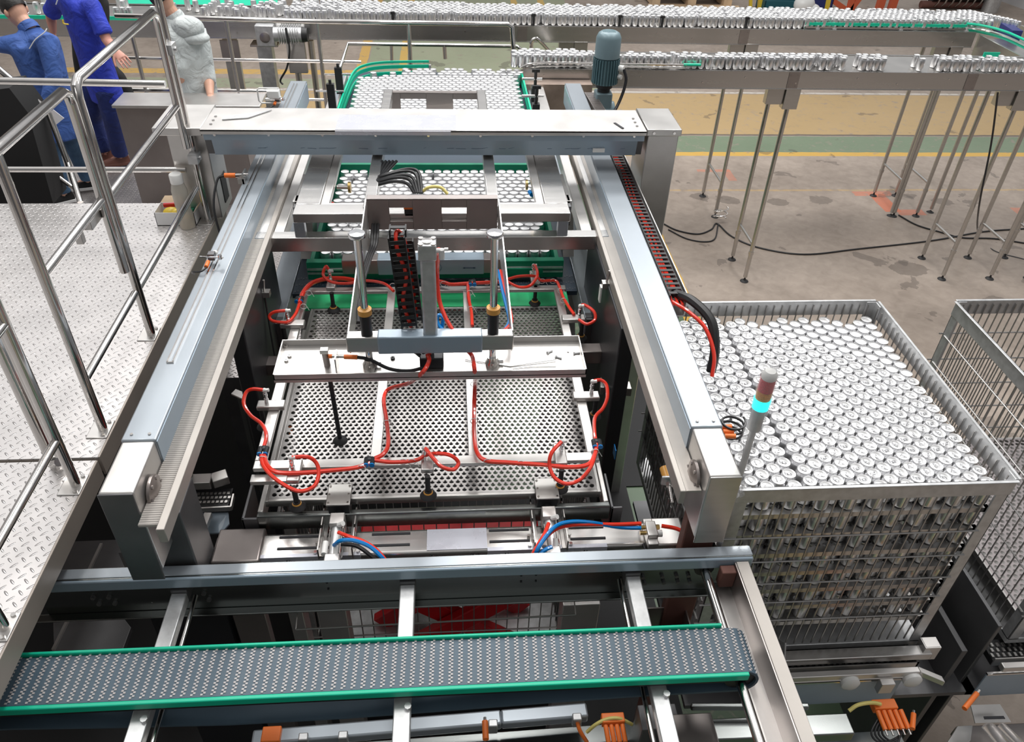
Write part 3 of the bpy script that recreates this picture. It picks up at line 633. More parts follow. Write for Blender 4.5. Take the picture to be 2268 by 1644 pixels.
# cables on the floor
def floor_cable(pts, r, label, name='floor_cable'): hose(name, [pz(x, y, F0)+Vector((0, 0, r)) for x, y in pts], r, CABLE, label, 'cable')
floor_cable([(1465, 495), (1500, 512), (1545, 520), (1575, 510), (1588, 497), (1620, 525), (1680, 550), (1780, 565), (1900, 553), (2060, 535), (2175, 515), (2268, 508)], .010, 'long black cable sweeping across the concrete floor to the right edge')
floor_cable([(1480, 510), (1520, 530), (1560, 537), (1583, 530), (1590, 500)], .009, 'short black cable loop on the floor below the conveyor feet')
floor_cable([(1990, 478), (2030, 500), (2080, 515), (2130, 528), (2200, 530), (2268, 540)], .010, 'black cable starting at the conveyor feet on the right')
t = hose('hanging_cable', [pY(2210, 205, 7.6), pY(2195, 320, 7.6), pY(2168, 460, 7.6), pz(2168, 520, F0), pz(2200, 555, F0), pz(2268, 575, F0)], .010, CABLE, 'black cable hanging from the conveyor down to the floor at the right', 'cable')
c = pz(1592, 492, F0); tag(MB().tube([c+Vector((.09*math.cos(a), .05*math.sin(a), .05+.012*a)) for a in [k*.4 for k in range(34)]], .008, 6).build('coiled_wire', POL), 'small coil of bright wire tied on the floor cable', 'coil')
# ================================================================== MACHINE FRAME
pit = MB().box(-3.6, .25, -1.0, 7.4, F0+.005, F0+.012).box(.25, 1.4, -1.0, 4.45, F0+.005, F0+.012).box(1.17, 2.0, 4.45, 6.1, F0+.005, F0+.012).build('floor', PITSHADE); tag(pit, kind='structure')  # black sheet laid over the floor, painting in the deep shade under the machine
def rail(side):
    L = side == 'left'
    t = thing('linear_rail', 'left long grey rail housing beside the walkway platform' if L else 'right long grey rail housing between the machine and the full cage', 'rail', (-1.11 if L else .93, 4, 1.5))
    xa, xb = (-1.178, -1.056) if L else (.868, .99)
    MB().box(xa, xb, 2.10, 5.98, 1.71, 1.85).build('cover', GREYFILM, t, .006)
    ix = xb if L else xa; s = 1 if L else -1
    MB().box(min(ix, ix+s*.003), max(ix, ix+s*.003), 2.10, 5.95, 1.71, 1.842).build('protective_film', FILM, t)
    MB().box(xa+.004, xb-.004, 1.85, 2.10, 1.44 if L else 1.52, 1.846).build('end_housing', SATIN, t, .008)
    b = MB(); b.box(xa+.004, xb-.004, 1.843, 1.850, 1.40 if L else 1.50, 1.845); b.build('front_plate', DARKST if L else STEEL, t, .003)
    x0, x1 = (ix, ix+.072) if L else (ix-.062, ix)
    MB().box(x0, x1, 1.80 if L else 1.88, 5.6, 1.735, 1.745).build('toothed_belt' if L else 'guide_strip', GROOVE if L else WORN, t)
    f0 = (x1, x1+.028) if L else (x0-.022, x0)
    MB().box(f0[0], f0[1], 1.76 if L else 1.86, 5.6, 1.70, 1.765).build('inner_flange', WORN, t, .003)
    d = MB(); px = ix+s*.004; d.lathe([(0, 0), (.058, 0), (.058, .010), (.04, .016), (.022, .024), (0, .024)], (px, 1.955, 1.745), 24, (s, 0, 0))
    for k in range(6): a = PI*k/3; d.cyl((px, 1.955+.046*math.cos(a), 1.745+.046*math.sin(a)), (px+s*.018, 1.955+.046*math.cos(a), 1.745+.046*math.sin(a)), .007, 6)
    d.build('pulley_bearing', BROWNST, t)
    b = MB()
    for q in (xa+.03, xb-.03): bolt(b, (q, 2.13, 1.85), (0,0,1), .006, .004)
    b.build('bolts', POL, t)
    if L:
        MB().box(-1.140, -1.134, 2.55, 5.9, 1.85, 1.858).box(-1.118, -1.112, 2.55, 5.9, 1.85, 1.858).box(-1.140, -1.112, 2.545, 2.55, 1.85, 1.856).build('sensor_track', POL, t)
    return t
rL = rail('left'); rR = rail('right')
def sensor(px, lab, zz=1.87, flip=1):
    c = pz(*px, zz); t = thing('limit_switch', lab, 'sensor', tuple(c))
    MB().box(c.x-.016, c.x+.016, c.y-.014, c.y+.022, zz, zz+.035).build('switch_body', DARKST, t, .003)
    MB().cyl((c.x-.05, c.y-.01, zz+.022), (c.x+.06, c.y-.022, zz+.022), .004, 8).cyl((c.x+.045, c.y-.02, zz+.015), (c.x+.045, c.y-.02, zz+.035), .010, 10).build('lever', CHROME, t)
    MB().cyl((c.x-.01, c.y-.03, zz+.006), (c.x-.01, c.y-.075, zz+.004), .0095, 10).build('connector', ORANGE, t)
    MB().ball((c.x+.01, c.y+.03, zz+.02), .014, .014, .012, 10, 6).build('knob', WHITE, t)
    MB().tube(smooth([(c.x-.01, c.y-.075, zz), (c.x-.03, c.y-.10, zz-.005), (c.x-.075, c.y-.08, zz-.02), (c.x-.10, c.y-.0, zz-.08)]), .005, 6).build('sensor_cable', CABLE, t)
sensor((470, 575), 'limit switch with lever and orange plug halfway along the left rail')
sensor((615, 225), 'limit switch with orange plug at the far end of the left rail')
c = pz(535, 396, 1.86); t = thing('proximity_sensor', 'chrome proximity sensor with orange connector on the left rail below the gantry', 'sensor', tuple(c))
MB().cyl(c+Vector((-.03, 0, .02)), c+Vector((.04, .01, .02)), .011, 10).build('sensor_barrel', POL, t); MB().cyl(c+Vector((-.09, 0, .02)), c+Vector((-.03, 0, .02)), .014, 10).build('connector', ORANGE, t)
MB().box(c.x+.015, c.x+.025, c.y-.05, c.y+.04, c.z-.01, c.z+.045).box(c.x-.01, c.x+.03, c.y-.05, c.y-.035, c.z-.01, c.z+.02).build('bracket', STEEL, t)
MB().tube(smooth([c+Vector((-.09, 0, .02)), c+Vector((-.13, -.02, 0)), c+Vector((-.15, -.12, -.12)), c+Vector((-.12, -.2, -.3))]), .007, 6).build('sensor_cable', CABLE, t)
# drive shaft across the far rail ends
t = thing('drive_shaft', 'long polished drive shaft crossing over the infeed table between the rail ends', 'shaft', (-.1, 5.5, 1.7))
MB().cyl((-1.05, 5.42, 1.76), (.87, 5.46, 1.76), .022, 16).build('shaft', POL, t); MB().cyl((-1.06, 5.42, 1.76), (-1.0, 5.42, 1.76), .05, 16).build('coupling', BLACK, t); MB().cyl((.80, 5.46, 1.76), (.87, 5.46, 1.76), .03, 16).build('coupling', DARKST, t)
t = thing('end_bracket', 'white looped bracket and box at the far end of the left rail', 'bracket', (-1.3, 5.6, 1.7))
c = pY(600, 212, 5.45); MB().tube([c+Vector((.06, 0, -.05)), c+Vector((-.07, 0, -.05)), c+Vector((-.085, 0, -.035)), c+Vector((-.085, 0, .04)), c+Vector((-.07, 0, .05)), c+Vector((.06, 0, .05))], .006, 8).build('loop', WHITE, t)
MB().box(c.x-.02, c.x+.06, c.y-.03, c.y+.03, c.z-.01, c.z+.04).build('box', WHITE, t, .004)
# posts
for (nm, lab, bx, m) in (
    ('machine_post', 'dark front post carrying the near end of the left rail', (-1.20, -1.0, 1.98, 2.16, F0, 1.60), DARKST),
    ('machine_post', 'brown front post under the near end of the right rail', (.90, 1.03, 2.0, 2.055, F0, 1.50), RUST),
    ('machine_shroud', 'tall black side panel standing under the left rail', (-1.05, -.975, 3.05, 3.82, F0, 1.70), BLACKPAN),
    ('machine_shroud', 'tall black side panel standing under the right rail', (.775, .85, 2.95, 3.95, F0, 1.70), BLACKPAN)):
    tag(MB().box(*bx).build(nm, m, None, .006), lab, 'post' if 'post' in nm else 'panel')
t = thing('machine_post', 'brown steel inner post beside the black left panel', 'post', (-.9, 3.9, F0)); MB().bar((-1.0, 2.9, F0), (-.88, 4.6, 1.66), .07, .12).build('post', STEEL, t)
t = thing('machine_post', 'brown steel inner post beside the black right panel', 'post', (.9, 3.9, F0)); MB().bar((.76, 2.9, F0), (.72, 4.6, 1.66), .07, .12).build('post', STEEL, t)
tag(MB().box(.60, .80, 3.28, 3.36, 1.24, 1.32).build('side_bracket', BROWNST, None, .004), 'steel bracket reaching from the right panel to the suction frame', 'bracket')
tag(MB().box(-1.0, -.82, 3.28, 3.36, 1.20, 1.27).build('side_bracket', BROWNST, None, .004), 'dark bracket reaching from the left panel toward the sheet', 'bracket')
tag(MB().poly([pz(1330, 858, 1.2), pz(1330, 835, 1.2), pz(1395, 845, 1.2), pz(1400, 862, 1.2)], (0, 0, -.05)).build('side_bracket', STEEL, None, .003), 'angled steel arm to the right of the front suction cup', 'bracket')
for (px, lab, x) in (((585, 650), 'small clamp with bolt on the black left panel', -.97), ((1342, 630), 'small clamp with white tag on the black right panel', .77)):
    c = pX(*px, x); t = thing('sensor_clamp', lab, 'clamp', tuple(c)); MB().box(c.x-.02, c.x+.03, c.y-.02, c.y+.02, c.z-.015, c.z+.015).cyl(c, c+Vector((.01, .0, .08)), .006, 6).build('clamp', STEEL, t)
    if x > 0: MB().box(c.x-.028, c.x-.02, c.y-.018, c.y+.018, c.z-.10, c.z-.01).build('white_tag', WHITE, t)
    else: MB().tube(smooth([c, c+Vector((.02, -.1, -.3)), c+Vector((.06, -.25, -.55)), c+Vector((.1, -.35, -.8))]), .005, 6).build('sensor_cable', CABLE, t); MB().bar(c+Vector((.07, -.27, -.6)), c+Vector((.085, -.31, -.7)), .02, .02).build('connector', ORANGE, t)
# ------------------------------------------------------------------ gantry
t = thing('gantry_beam', 'wide gantry beam with blue protective film on its front face', 'beam', (-.13, 4.5, 1.94))
MB().prism([(4.385, 2.035), (4.40, 1.945), (4.66, 1.945), (4.70, 2.04), (4.70, 2.09), (4.385, 2.09)], 'x', -1.385, 1.125).build('beam_core', DARKST, t)
MB().prism([(4.375, 2.082), (4.375, 2.035), (4.383, 2.035), (4.383, 2.082)], 'x', -1.385, 1.128).prism([(4.375, 2.035), (4.392, 1.942), (4.40, 1.942), (4.383, 2.035)], 'x', -1.345, 1.09).build('blue_film', FILM, t)
MB().box(-1.395, 1.135, 4.36, 4.71, 2.088, 2.10).box(-1.395, 1.135, 4.36, 4.366, 2.072, 2.10).build('top_cover', SATIN, t, .003)
MB().box(-.65, .03, 4.363, 4.60, 2.1005, 2.1015).box(-.65, -.0, 4.352, 4.359, 2.075, 2.098).build('pale_film', FILMP, t)
b = MB()
for k in range(9): bolt(b, (-1.32+.298*k, 4.372, 2.068), (0, -1, 0), .008, .008)
for k in range(3): bolt(b, (-1.35, 4.44+.06*k, 2.10), (0,0,1), .009, .004); bolt(b, (1.09, 4.44+.06*k, 2.10), (0,0,1), .009, .004)
b.build('bolts', POL, t)
MB().box(.83, .90, 4.372, 4.388, 1.968, 1.99).build('rating_label', WHITE, t)
MB().poly([(-1.30, 4.50, 2.101), (-1.16, 4.53, 2.101), (-1.05, 4.66, 2.101), (-1.16, 4.60, 2.101), (-1.30, 4.54, 2.101)], (0, 0, .006)).build('torn_film_patch', GALV, t)
MB().bar((.965, 4.49, 2.102), (1.0, 4.40, 2.103), .014, .003).build('film_tear', MARKB, t)
b = MB()
rr = random.Random(4)
for k in range(26): x = rr.uniform(-1.2, 1.0); b.box(x, x+rr.uniform(.02, .07), 4.384, 4.3865, 1.985-.0+(k % 3)*.008, 1.9862+(k % 3)*.008) if False else b.bar((x, 4.3835-(1.99-2.0)*0, 1.985), (x+rr.uniform(.02, .06), 4.3835, 1.985+rr.uniform(-.004, .012)), .0012, .0012)
b.build('film_marks', MARK, t)
t = thing('gantry_column', 'tall square steel column at the right end of the gantry', 'column', (1.24, 4.55, F0))
MB().box(1.15, 1.335, 4.39, 4.72, F0, 2.08).build('column', SATIN, t, .006); MB().box(1.14, 1.345, 4.375, 4.73, 2.065, 2.105).build('cap', STEEL, t, .004)
b = MB(); bolt(b, (1.18, 4.375, 2.085), (0,-1,0), .009, .006); bolt(b, (1.30, 4.375, 2.085), (0,-1,0), .009, .006); b.build('bolts', POL, t)
MB().box(1.146, 1.150, 4.47, 4.63, 1.35, 1.58).build('cable_opening', BLACK, t)
t = thing('gantry_column', 'square steel column with a black cable opening at the left end of the gantry', 'column', (-1.5, 4.6, 1.5))
MB().box(-1.62, -1.405, 4.47, 4.75, 1.50, 2.07).build('column', SATIN, t, .006); MB().box(-1.66, -1.395, 4.38, 4.76, 2.055, 2.10).build('cap', SATIN, t, .004)
MB().box(-1.405, -1.401, 4.58, 4.68, 1.55, 1.72).build('cable_opening', BLACK, t)
# ------------------------------------------------------------------ sweeper carriage
t = thing('sweeper_carriage', 'stainless box-tube frame spanning the two rails behind the suction gripper', 'frame', (-.1, 4.2, 1.67))
MB().box(-1.042, .848, 3.755, 3.83, 1.665, 1.748).build('front_beam', STEELX, t, .004)
for (a, c) in ((-1.035, -.985), (-.955, -.90), (.705, .765), (.80, .845)): MB().box(a, c, 3.83, 5.35, 1.67, 1.746).build('side_beam', SATIN, t, .004)
for x in (-.83, .565): MB().box(x, x+.055, 3.762, 3.81, 1.748, 1.835).build('short_leg', GREYFILM, t, .003)
u = MB(); u.box(-.828, .628, 3.76, 3.875, 1.833, 1.885).box(-.828, -.70, 3.875, 5.2, 1.833, 1.885).box(.50, .628, 3.875, 5.2, 1.833, 1.885); u.build('upper_frame', STEELX, t, .004)
MB().box(-.70, .50, 3.875, 3.905, 1.84, 1.878).box(-.70, -.655, 3.90, 5.2, 1.84, 1.878).box(.455, .50, 3.90, 5.2, 1.84, 1.878).build('inner_lip', SATIN, t, .004)
for s, x in ((-1, -.865), (1, .635)): 
    MB().box(x, x+.03, 4.02, 4.38, 1.80, 1.83).box(x+.01*s, x+.03+.01*s, 4.02, 4.10, 1.74, 1.83).build('side_plate', SATIN, t, .004); MB().box(x+.0, x+.03, 3.97, 4.015, 1.70, 1.82).build('end_block', DARKST, t, .004)
b = MB(); b.cyl((-.655, 4.22, 1.82), (-.58, 4.22, 1.82), .012, 10).cyl((-.655, 3.97, 1.8), (-.59, 3.97, 1.8), .012, 10); b.build('stop_rod', POL, t)
b = MB(); b.cyl((-.59, 4.22, 1.82), (-.575, 4.22, 1.82), .032, 14).cyl((-.60, 3.97, 1.8), (-.588, 3.97, 1.8), .026, 14).cyl((.43, 4.25, 1.82), (.442, 4.25, 1.82), .03, 14).cyl((.44, 3.96, 1.8), (.452, 3.96, 1.8), .026, 14); b.build('brass_nut', BRASS, t)
MB().tube([(-.67, 4.06, 1.80), (-.62, 4.0, 1.80), (-.68, 3.99, 1.79)], .012, 8).build('red_air_tube', RED, t); MB().cyl((.45, 4.2, 1.80), (.46, 4.16, 1.80), .014, 8).build('blue_air_tube', BLUEH, t)
# green guide box round the cans
t = thing('guide_box', 'deep green plastic guide frame holding the cans together under the carriage', 'frame', (-.1, 4.7, 1.31))
MB().box(-.85, .66, 5.42, 5.45, 1.33, 1.44).build('back_bar', GREEND, t, .003)
MB().box(-.835, -.81, 4.07, 5.42, 1.33, 1.44).build('side_bar', GREEND, t, .003); MB().box(.605, .63, 4.07, 5.42, 1.33, 1.44).build('side_bar', GREEND, t, .003)
MB().box(-.85, .655, 4.02, 4.065, 1.33, 1.445).build('front_bar', GREEND, t, .003)
MB().box(-.845, .65, 4.008, 4.02, 1.398, 1.408).box(-.845, .65, 4.008, 4.02, 1.372, 1.382).build('metal_strips', GALV, t)
MB().box(-.61, -.33, 4.002, 4.018, 1.362, 1.402).build('splice_plate', GREEND, t)
MB().box(.24, .53, 4.002, 4.018, 1.362, 1.402).build('splice_plate', GREEND, t)
# ------------------------------------------------------------------ gripper carriage (long arm)
t = thing('gripper_carriage', 'long stainless U-shaped arm reaching forward from under the gantry to the gripper', 'arm', (-.1, 4.1, 1.75))
for (a, c) in ((-.462, -.40), (.186, .248)): MB().box(a, c, 3.76, 5.58, 1.86, 1.925).build('side_beam', STEELX, t, .004)
def slotplate(y, z0, z1, x0, x1, slots):
    b = MB(); xs = [x0]+[v for s_ in slots for v in s_]+[x1]
    for i in range(0, len(xs), 2): b.box(xs[i], xs[i+1], y, y+.006, z0, z1)
    h = (z1-z0)
    for (a, c) in slots: b.box(a, c, y, y+.006, z0, z0+h*.28); b.box(a, c, y, y+.006, z1-h*.28, z1)
    b.box(x0, x1, y, y+.05, z1-.006, z1); return b
slotplate(3.735, 1.805, 1.98, -.438, .236, [(-.325, -.205), (-.055, .075)]).build('slotted_front_plate', BROWNST, t, .002)
slotplate(5.56, 1.75, 1.91, -.462, .248, [(-.35, -.17), (.02, .19)]).build('slotted_back_plate', BROWNST, t, .002)
for (x, xe) in ((-.444, -.438), (.238, .238)):
    MB().poly([(x, 3.735, 1.98), (x, 3.735, 1.76), (xe, 2.66, 1.80), (xe, 2.66, 1.905)], (.006, 0, 0)).build('side_plate', SATIN, t)
MB().box(-.442, .244, 2.62, 2.675, 1.83, 1.905).build('front_beam', STEEL, t, .006)
MB().box(-.315, .115, 2.614, 2.679, 1.824, 1.909).build('blue_film', FILM, t, .006)
MB().box(-.435, .238, 2.675, 2.70, 1.845, 1.853).build('mounting_plate', BROWNST, t)
a, c = pz(757, 572, 1.52), pz(1113, 576, 1.52)
MB().box(a.x, c.x, a.y-.03, a.y+.05, 1.43, 1.52).build('rear_beam', BROWNST, t, .004); a2, c2 = pz(836, 573, 1.52), pz(1072, 573, 1.52)
MB().box(a2.x, c2.x, a.y-.034, a.y+.054, 1.426, 1.524).build('blue_film', FILM, t, .004)
b = MB(); yy = a.y-.036
for (x0, x1) in ((a2.x+.08, a2.x+.14), (c2.x-.12, c2.x-.05)):
    b.bar((x0, yy, 1.47), (x1, yy, 1.47), .002, .003); b.prism([(x0-.002, 1.47), (x0+.010, 1.475), (x0+.010, 1.465)], 'y', yy-.001, yy+.001); b.prism([(x1+.002, 1.47), (x1-.010, 1.475), (x1-.010, 1.465)], 'y', yy-.001, yy+.001)
cx = (a2.x+c2.x)/2+.02; b.tube([(cx+.038*math.cos(k*PI/8), yy, 1.475+.034*math.sin(k*PI/8)) for k in range(17)], .0013, 4, False); b.bar((cx-.002, yy, 1.46), (cx+.004, yy, 1.50), .002, .002)
b.build('hand_drawn_marks', MARK, t)
def rod(x, lab):
    Y_, r0 = 2.648, 1.752
    r = thing('guide_rod', lab, 'rod', (x, Y_, r0))
    MB().cyl((x, Y_, r0), (x, Y_, 2.352), .0155, 18).build('rod', CHROME, r)
    MB().lathe([(0, 0), (.032, 0), (.033, .011), (.030, .016), (0, .017)], (x, Y_, 2.352), 28).build('end_cap', CHROME, r)
    MB().lathe([(.016, 0), (.028, 0), (.028, .024), (.016, .028)], (x, Y_, 2.005), 24).build('wiper_seal', AMBER, r)
    MB().lathe([(.016, -.10), (.0235, -.10), (.0235, 0), (.016, 0)], (x, Y_, 2.005), 24).build('bushing', BLACKPAN, r)
    b = MB().lathe([(.016, 0), (.031, 0), (.031, .018), (.024, .028), (.024, .046), (.016, .046)], (x, Y_, 1.735), 20); bolt(b, (x+.028, Y_, 1.75), (1, 0, 0), .007, .018); bolt(b, (x, Y_-.03, 1.755), (0, -1, 0), .006, .01); b.build('clamp_collar', POL, r)
rod(-.357, 'left polished guide rod with flat cap rising from the gripper tray'); rod(.159, 'right polished guide rod with flat cap rising from the gripper tray')
cxx, cyy = -.098, 2.655
t = thing('air_cylinder', 'upright grey pneumatic cylinder between the two guide rods', 'cylinder', (cxx, cyy, 1.74))
MB().box(cxx-.029, cxx+.029, cyy-.028, cyy+.028, 1.90, 2.26).build('barrel', GALV, t, .010)
MB().box(cxx-.035, cxx+.035, cyy-.034, cyy+.034, 2.26, 2.325).build('end_block', GALV, t, .004)
b = MB().lathe([(0, 0), (.020, 0), (.020, .006), (0, .007)], (cxx, cyy, 2.325), 20)
for (i, j) in ((-1,-1),(1,-1),(1,1),(-1,1)): b.lathe([(0, .004), (.006, .004), (.006, .0), (.010, 0), (.010, .005), (.0, .005)], (cxx+i*.024, cyy+j*.024, 2.325), 10)
b.build('end_screws', POL, t)
b = MB().cyl((cxx+.035, cyy-.015, 2.295), (cxx+.065, cyy-.015, 2.295), .009, 10).cyl((cxx+.055, cyy-.015, 2.30), (cxx+.055, cyy-.015, 2.26), .011, 10).cyl((cxx+.065, cyy-.015, 2.30), (cxx+.08, cyy-.015, 2.30), .007, 8); b.build('white_fitting', WHITE, t)
MB().cyl((cxx, cyy, 1.75), (cxx, cyy, 1.90), .012, 12).build('piston_rod', CHROME, t)
MB().box(cxx-.05, cxx+.05, cyy-.03, cyy+.03, 1.738, 1.79).build('foot_bracket', BLACKPAN, t, .004)
# cable chain
t = thing('cable_chain', 'black articulated cable chain standing upright beside the pneumatic cylinder', 'cable chain', (-.20, 2.70, 1.88))
def link_box(mb, c, d, w, h, l, nrm):
    d = Vector(d).normalized(); n = Vector(nrm); s = d.cross(n).normalized(); c = Vector(c)
    for i in (-1, 1): mb.bar(c+s*(w/2*i)-d*l/2, c+s*(w/2*i)+d*l/2, .006, h, up=n)
    for j in (-1, 1): mb.bar(c-s*(w/2)+n*(h/2*j)+d*l*.1, c+s*(w/2)+n*(h/2*j)+d*l*.1, .002, l*.42, up=d) if False else mb.bar(c-s*w/2+n*(h/2*j), c+s*w/2+n*(h/2*j), l*.42, .003, up=n)
for k in range(12):
    b = MB(); z = 1.93 + .0345*k; link_box(b, (-.187-.0024*k, 2.69, z), (-.0024, 0, .0345), .060, .030, .040, (0, -1, 0)); b.build('chain_link', BLACK, t, .001)
for k in range(11):
    b = MB(); z = 1.91 + .0345*k; link_box(b, (-.165-.002*k, 2.76, z), (-.002, 0, .0345), .058, .030, .040, (0, -1, 0)); b.build('chain_link', BLACK, t, .001)
b = MB(); link_box(b, (-.21, 2.725, 2.335), (0, 1, 0), .060, .030, .05, (0, 0, 1)); b.build('chain_link', BLACK, t)
MB().tube(smooth([(-.18, 2.69, 1.91), (-.205, 2.685, 2.04), (-.185, 2.685, 2.16), (-.215, 2.69, 2.27), (-.215, 2.725, 2.332), (-.19, 2.76, 2.27), (-.17, 2.76, 2.08), (-.158, 2.76, 1.90)]), .0085, 8).build('red_air_hose', RED, t)
# cable track on the right rail
t = thing('cable_chain', 'long black cable chain with red hoses lying along the outside of the right rail', 'cable chain', (1.05, 4.0, 1.75))
MB().box(1.000, 1.005, 3.05, 5.2, 1.72, 1.80).box(1.085, 1.09, 3.02, 5.2, 1.72, 1.835).box(1.0, 1.09, 3.02, 5.2, 1.718, 1.722).build('side_tray', SATIN, t)
n = 52
for k in range(n):
    y = 3.06+.041*k; b = MB(); link_box(b, (1.043, y, 1.80), (0, 1, 0), .066, .05, .045, (0, 0, 1)); b.build('chain_link', DARKST if k > 40 else BLACK, t)
for k in range(20):
    y = 5.2+.033*k; b = MB(); link_box(b, (1.04, y, 1.86-.003*k), (0, 1, 0), .07, .05, .04, (0, 0, 1)); b.build('chain_link', BROWNST, t)
b = MB()
for dx in (-.018, .0, .017): b.tube([(1.043+dx+.006*math.sin(k*1.3+dx*90), 3.0+.14*k, 1.795) for k in range(17)], .0065, 6)
b.build('red_air_hose', RED, t)
hose('corrugated_hose', [(1.045, 3.10, 1.80), (1.10, 2.98, 1.83), (1.16, 2.86, 1.80), (1.175, 2.78, 1.70), (1.165, 2.74, 1.60)], .022, BLACK, 'short black corrugated hose leaving the cable chain of the right rail')
hose('air_hose', [(1.02, 3.02, 1.80), (1.07, 2.92, 1.81), (1.13, 2.83, 1.78), (1.16, 2.74, 1.70), (1.15, 2.68, 1.62)], .009, RED, 'red hose curling out of the cable chain of the right rail')
# upright gear motor
t = thing('gear_motor', 'upright grey-green gear motor with finned body behind the gantry', 'motor', (1.2, 5.65, 1.7))
mx, my = pY(1347, 100, 5.7).x, 5.7
MB().lathe([(0, .0), (.055, .0), (.075, -.012), (.088, -.04), (.09, -.17), (0, -.17)], (mx, my, 2.30), 32).build('fan_cowl', MOTG, t)
b = MB()
for k in range(9): b.box(mx-.045+.01*k, mx-.041+.01*k, my-.03, my+.03, 2.299, 2.302)
b.build('fan_grille', MOTD, t)
b = MB().lathe([(.0, 0), (.08, 0), (.08, -.18), (0, -.18)], (mx, my, 2.125), 28)
for k in range(28): a = 2*PI*k/28; b.bar((mx+.087*math.cos(a), my+.087*math.sin(a), 2.12), (mx+.087*math.cos(a), my+.087*math.sin(a), 1.95), .006, .018, up=(math.cos(a), math.sin(a), 0))
b.build('finned_body', MOTD, t)
MB().lathe([(.06, 0), (.06, -.03), (.045, -.04), (.045, -.06), (0, -.06)], (mx, my, 1.945), 24).build('neck', RUB, t)
MB().box(mx-.06, mx+.06, my-.06, my+.06, 1.68, 1.885).cyl((mx-.06, my, 1.74), (mx+.09, my, 1.74), .07, 20).build('gearbox', MOTG, t, .01)
MB().cyl((mx+.085, my-.03, 2.06), (mx+.12, my-.05, 2.06), .022, 12).cyl((mx+.085, my-.03, 2.0), (mx+.11, my-.05, 2.0), .016, 12).build('cable_gland', WHITE, t)
MB().tube(smooth([(mx+.12, my-.06, 2.06), (mx+.14, my-.08, 1.98), (mx+.10, my-.12, 1.85), (mx+.02, my-.2, 1.74), (mx-.05, my-.25, 1.68)]), .011, 8).build('power_cable', CABLE, t)
# ------------------------------------------------------------------ tray
t = thing('gripper_tray', 'shallow stainless tray across the middle of the gripper, with loose screws in it', 'tray', (-.1, 2.7, 1.72))
MB().box(-.745, .553, 2.572, 2.812, 1.732, 1.736).build('tray_floor', STEEL, t)
MB().box(-.745, .553, 2.572, 2.576, 1.718, 1.760).box(-.745, .553, 2.808, 2.812, 1.732, 1.765).box(-.745, -.741, 2.572, 2.812, 1.732, 1.763).box(.549, .553, 2.572, 2.812, 1.732, 1.763).build('tray_rim', SATIN, t)
def small(name, px, z, m, lab, fn, cat='screw', group=None):
    c = pz(*px, z); o = fn(MB(), c).build(name, m); tag(o, lab, cat, group)
for i, (px, lab) in enumerate([((641, 790), 'hex nut lying at the left end of the tray'), ((633, 768), 'bolt head near the far left corner of the tray'), ((1267, 752), 'bolt head near the far right corner of the tray'), ((634, 800), 'washer lying below the hex nut in the tray'), ((870, 795), 'dark bolt head left of the cylinder foot in the tray')]):
    small('loose_nut', px, 1.736, POL if i < 4 else BLACK, lab, lambda m, c: m.lathe([(.004, 0), (.010, 0), (.010, .008), (.004, .008)], c, 6))
for i, (px, a) in enumerate([((1056, 775), .5), ((1212, 782), .6), ((1230, 790), -.5), ((1270, 783), .1)]):
    small('loose_screw', px, 1.74, GALV, ['dark loose screw right of the cylinder foot in the tray', 'loose screw in the tray, left of the white strip', 'loose screw in the tray, just below the white strip', 'loose screw by the right edge of the tray'][i], lambda m, c: m.cyl(c, c+Vector((.03*math.cos(a), .03*math.sin(a), 0)), .0035, 6).cyl(c, c+Vector((.006*math.cos(a), .006*math.sin(a), 0)), .007, 6))
c = pz(1257, 774, 1.738); tag(MB().bar(c+Vector((0, -.02, 0)), c+Vector((.008, .02, 0)), .009, .002).build('white_strip', WHITE), 'small white plastic strip in the tray at the right', 'strip')
tag(MB().tube([pz(1030, 797, 1.74), pz(1130, 812, 1.738), pz(1231, 797, 1.742)], .0022, 5).build('cable_tie', WHITE), 'long white cable tie bent in a wide V in the tray', 'cable tie')
tag(MB().tube([pz(1135, 816, 1.739), pz(1180, 812, 1.739), pz(1232, 811, 1.739)], .002, 5).build('cable_tie', WHITE), 'straight white cable tie along the near edge of the tray', 'cable tie')
c = pz(722, 800, 1.76); t = thing('height_probe', 'brown steel sensing probe standing in the left of the tray down to the sheet', 'probe', tuple(c))
MB().cyl((c.x+.012, c.y, 1.31), (c.x+.004, c.y, 1.76), .010, 12).build('stem', BLACKPAN, t); MB().cyl((c.x+.004, c.y, 1.72), (c.x, c.y, 1.81), .014, 14).build('barrel', BROWNST, t); MB().lathe([(0, 0), (.034, 0), (.03, .006), (.012, .018), (0, .02)], (c.x+.012, c.y, 1.303), 20).build('rubber_foot', RUB, t); MB().box(c.x-.018, c.x+.016, c.y-.014, c.y+.014, 1.805, 1.824).build('square_cap', SATIN, t, .002)
c = pz(745, 805, 1.76); t = thing('proximity_sensor', 'proximity sensor with orange plug and black cable in the tray', 'sensor', tuple(c))
MB().box(c.x, c.x+.006, c.y-.04, c.y+.03, 1.736, 1.81).cyl((c.x-.02, c.y+.01, 1.79), (c.x+.06, c.y+.005, 1.79), .007, 8).build('sensor', STEEL, t); MB().cyl((c.x+.035, c.y+.005, 1.79), (c.x+.09, c.y, 1.79), .010, 10).cyl((c.x-.03, c.y+.01, 1.79), (c.x-.015, c.y+.01, 1.79), .009, 8).build('orange_plug', ORANGE, t)
MB().tube(smooth([(c.x+.09, c.y, 1.79), (c.x+.14, c.y-.01, 1.785), (c.x+.22, c.y-.03, 1.75), (c.x+.30, c.y-.045, 1.748), (c.x+.36, c.y-.03, 1.75)]), .0075, 8).build('sensor_cable', CABLE, t)
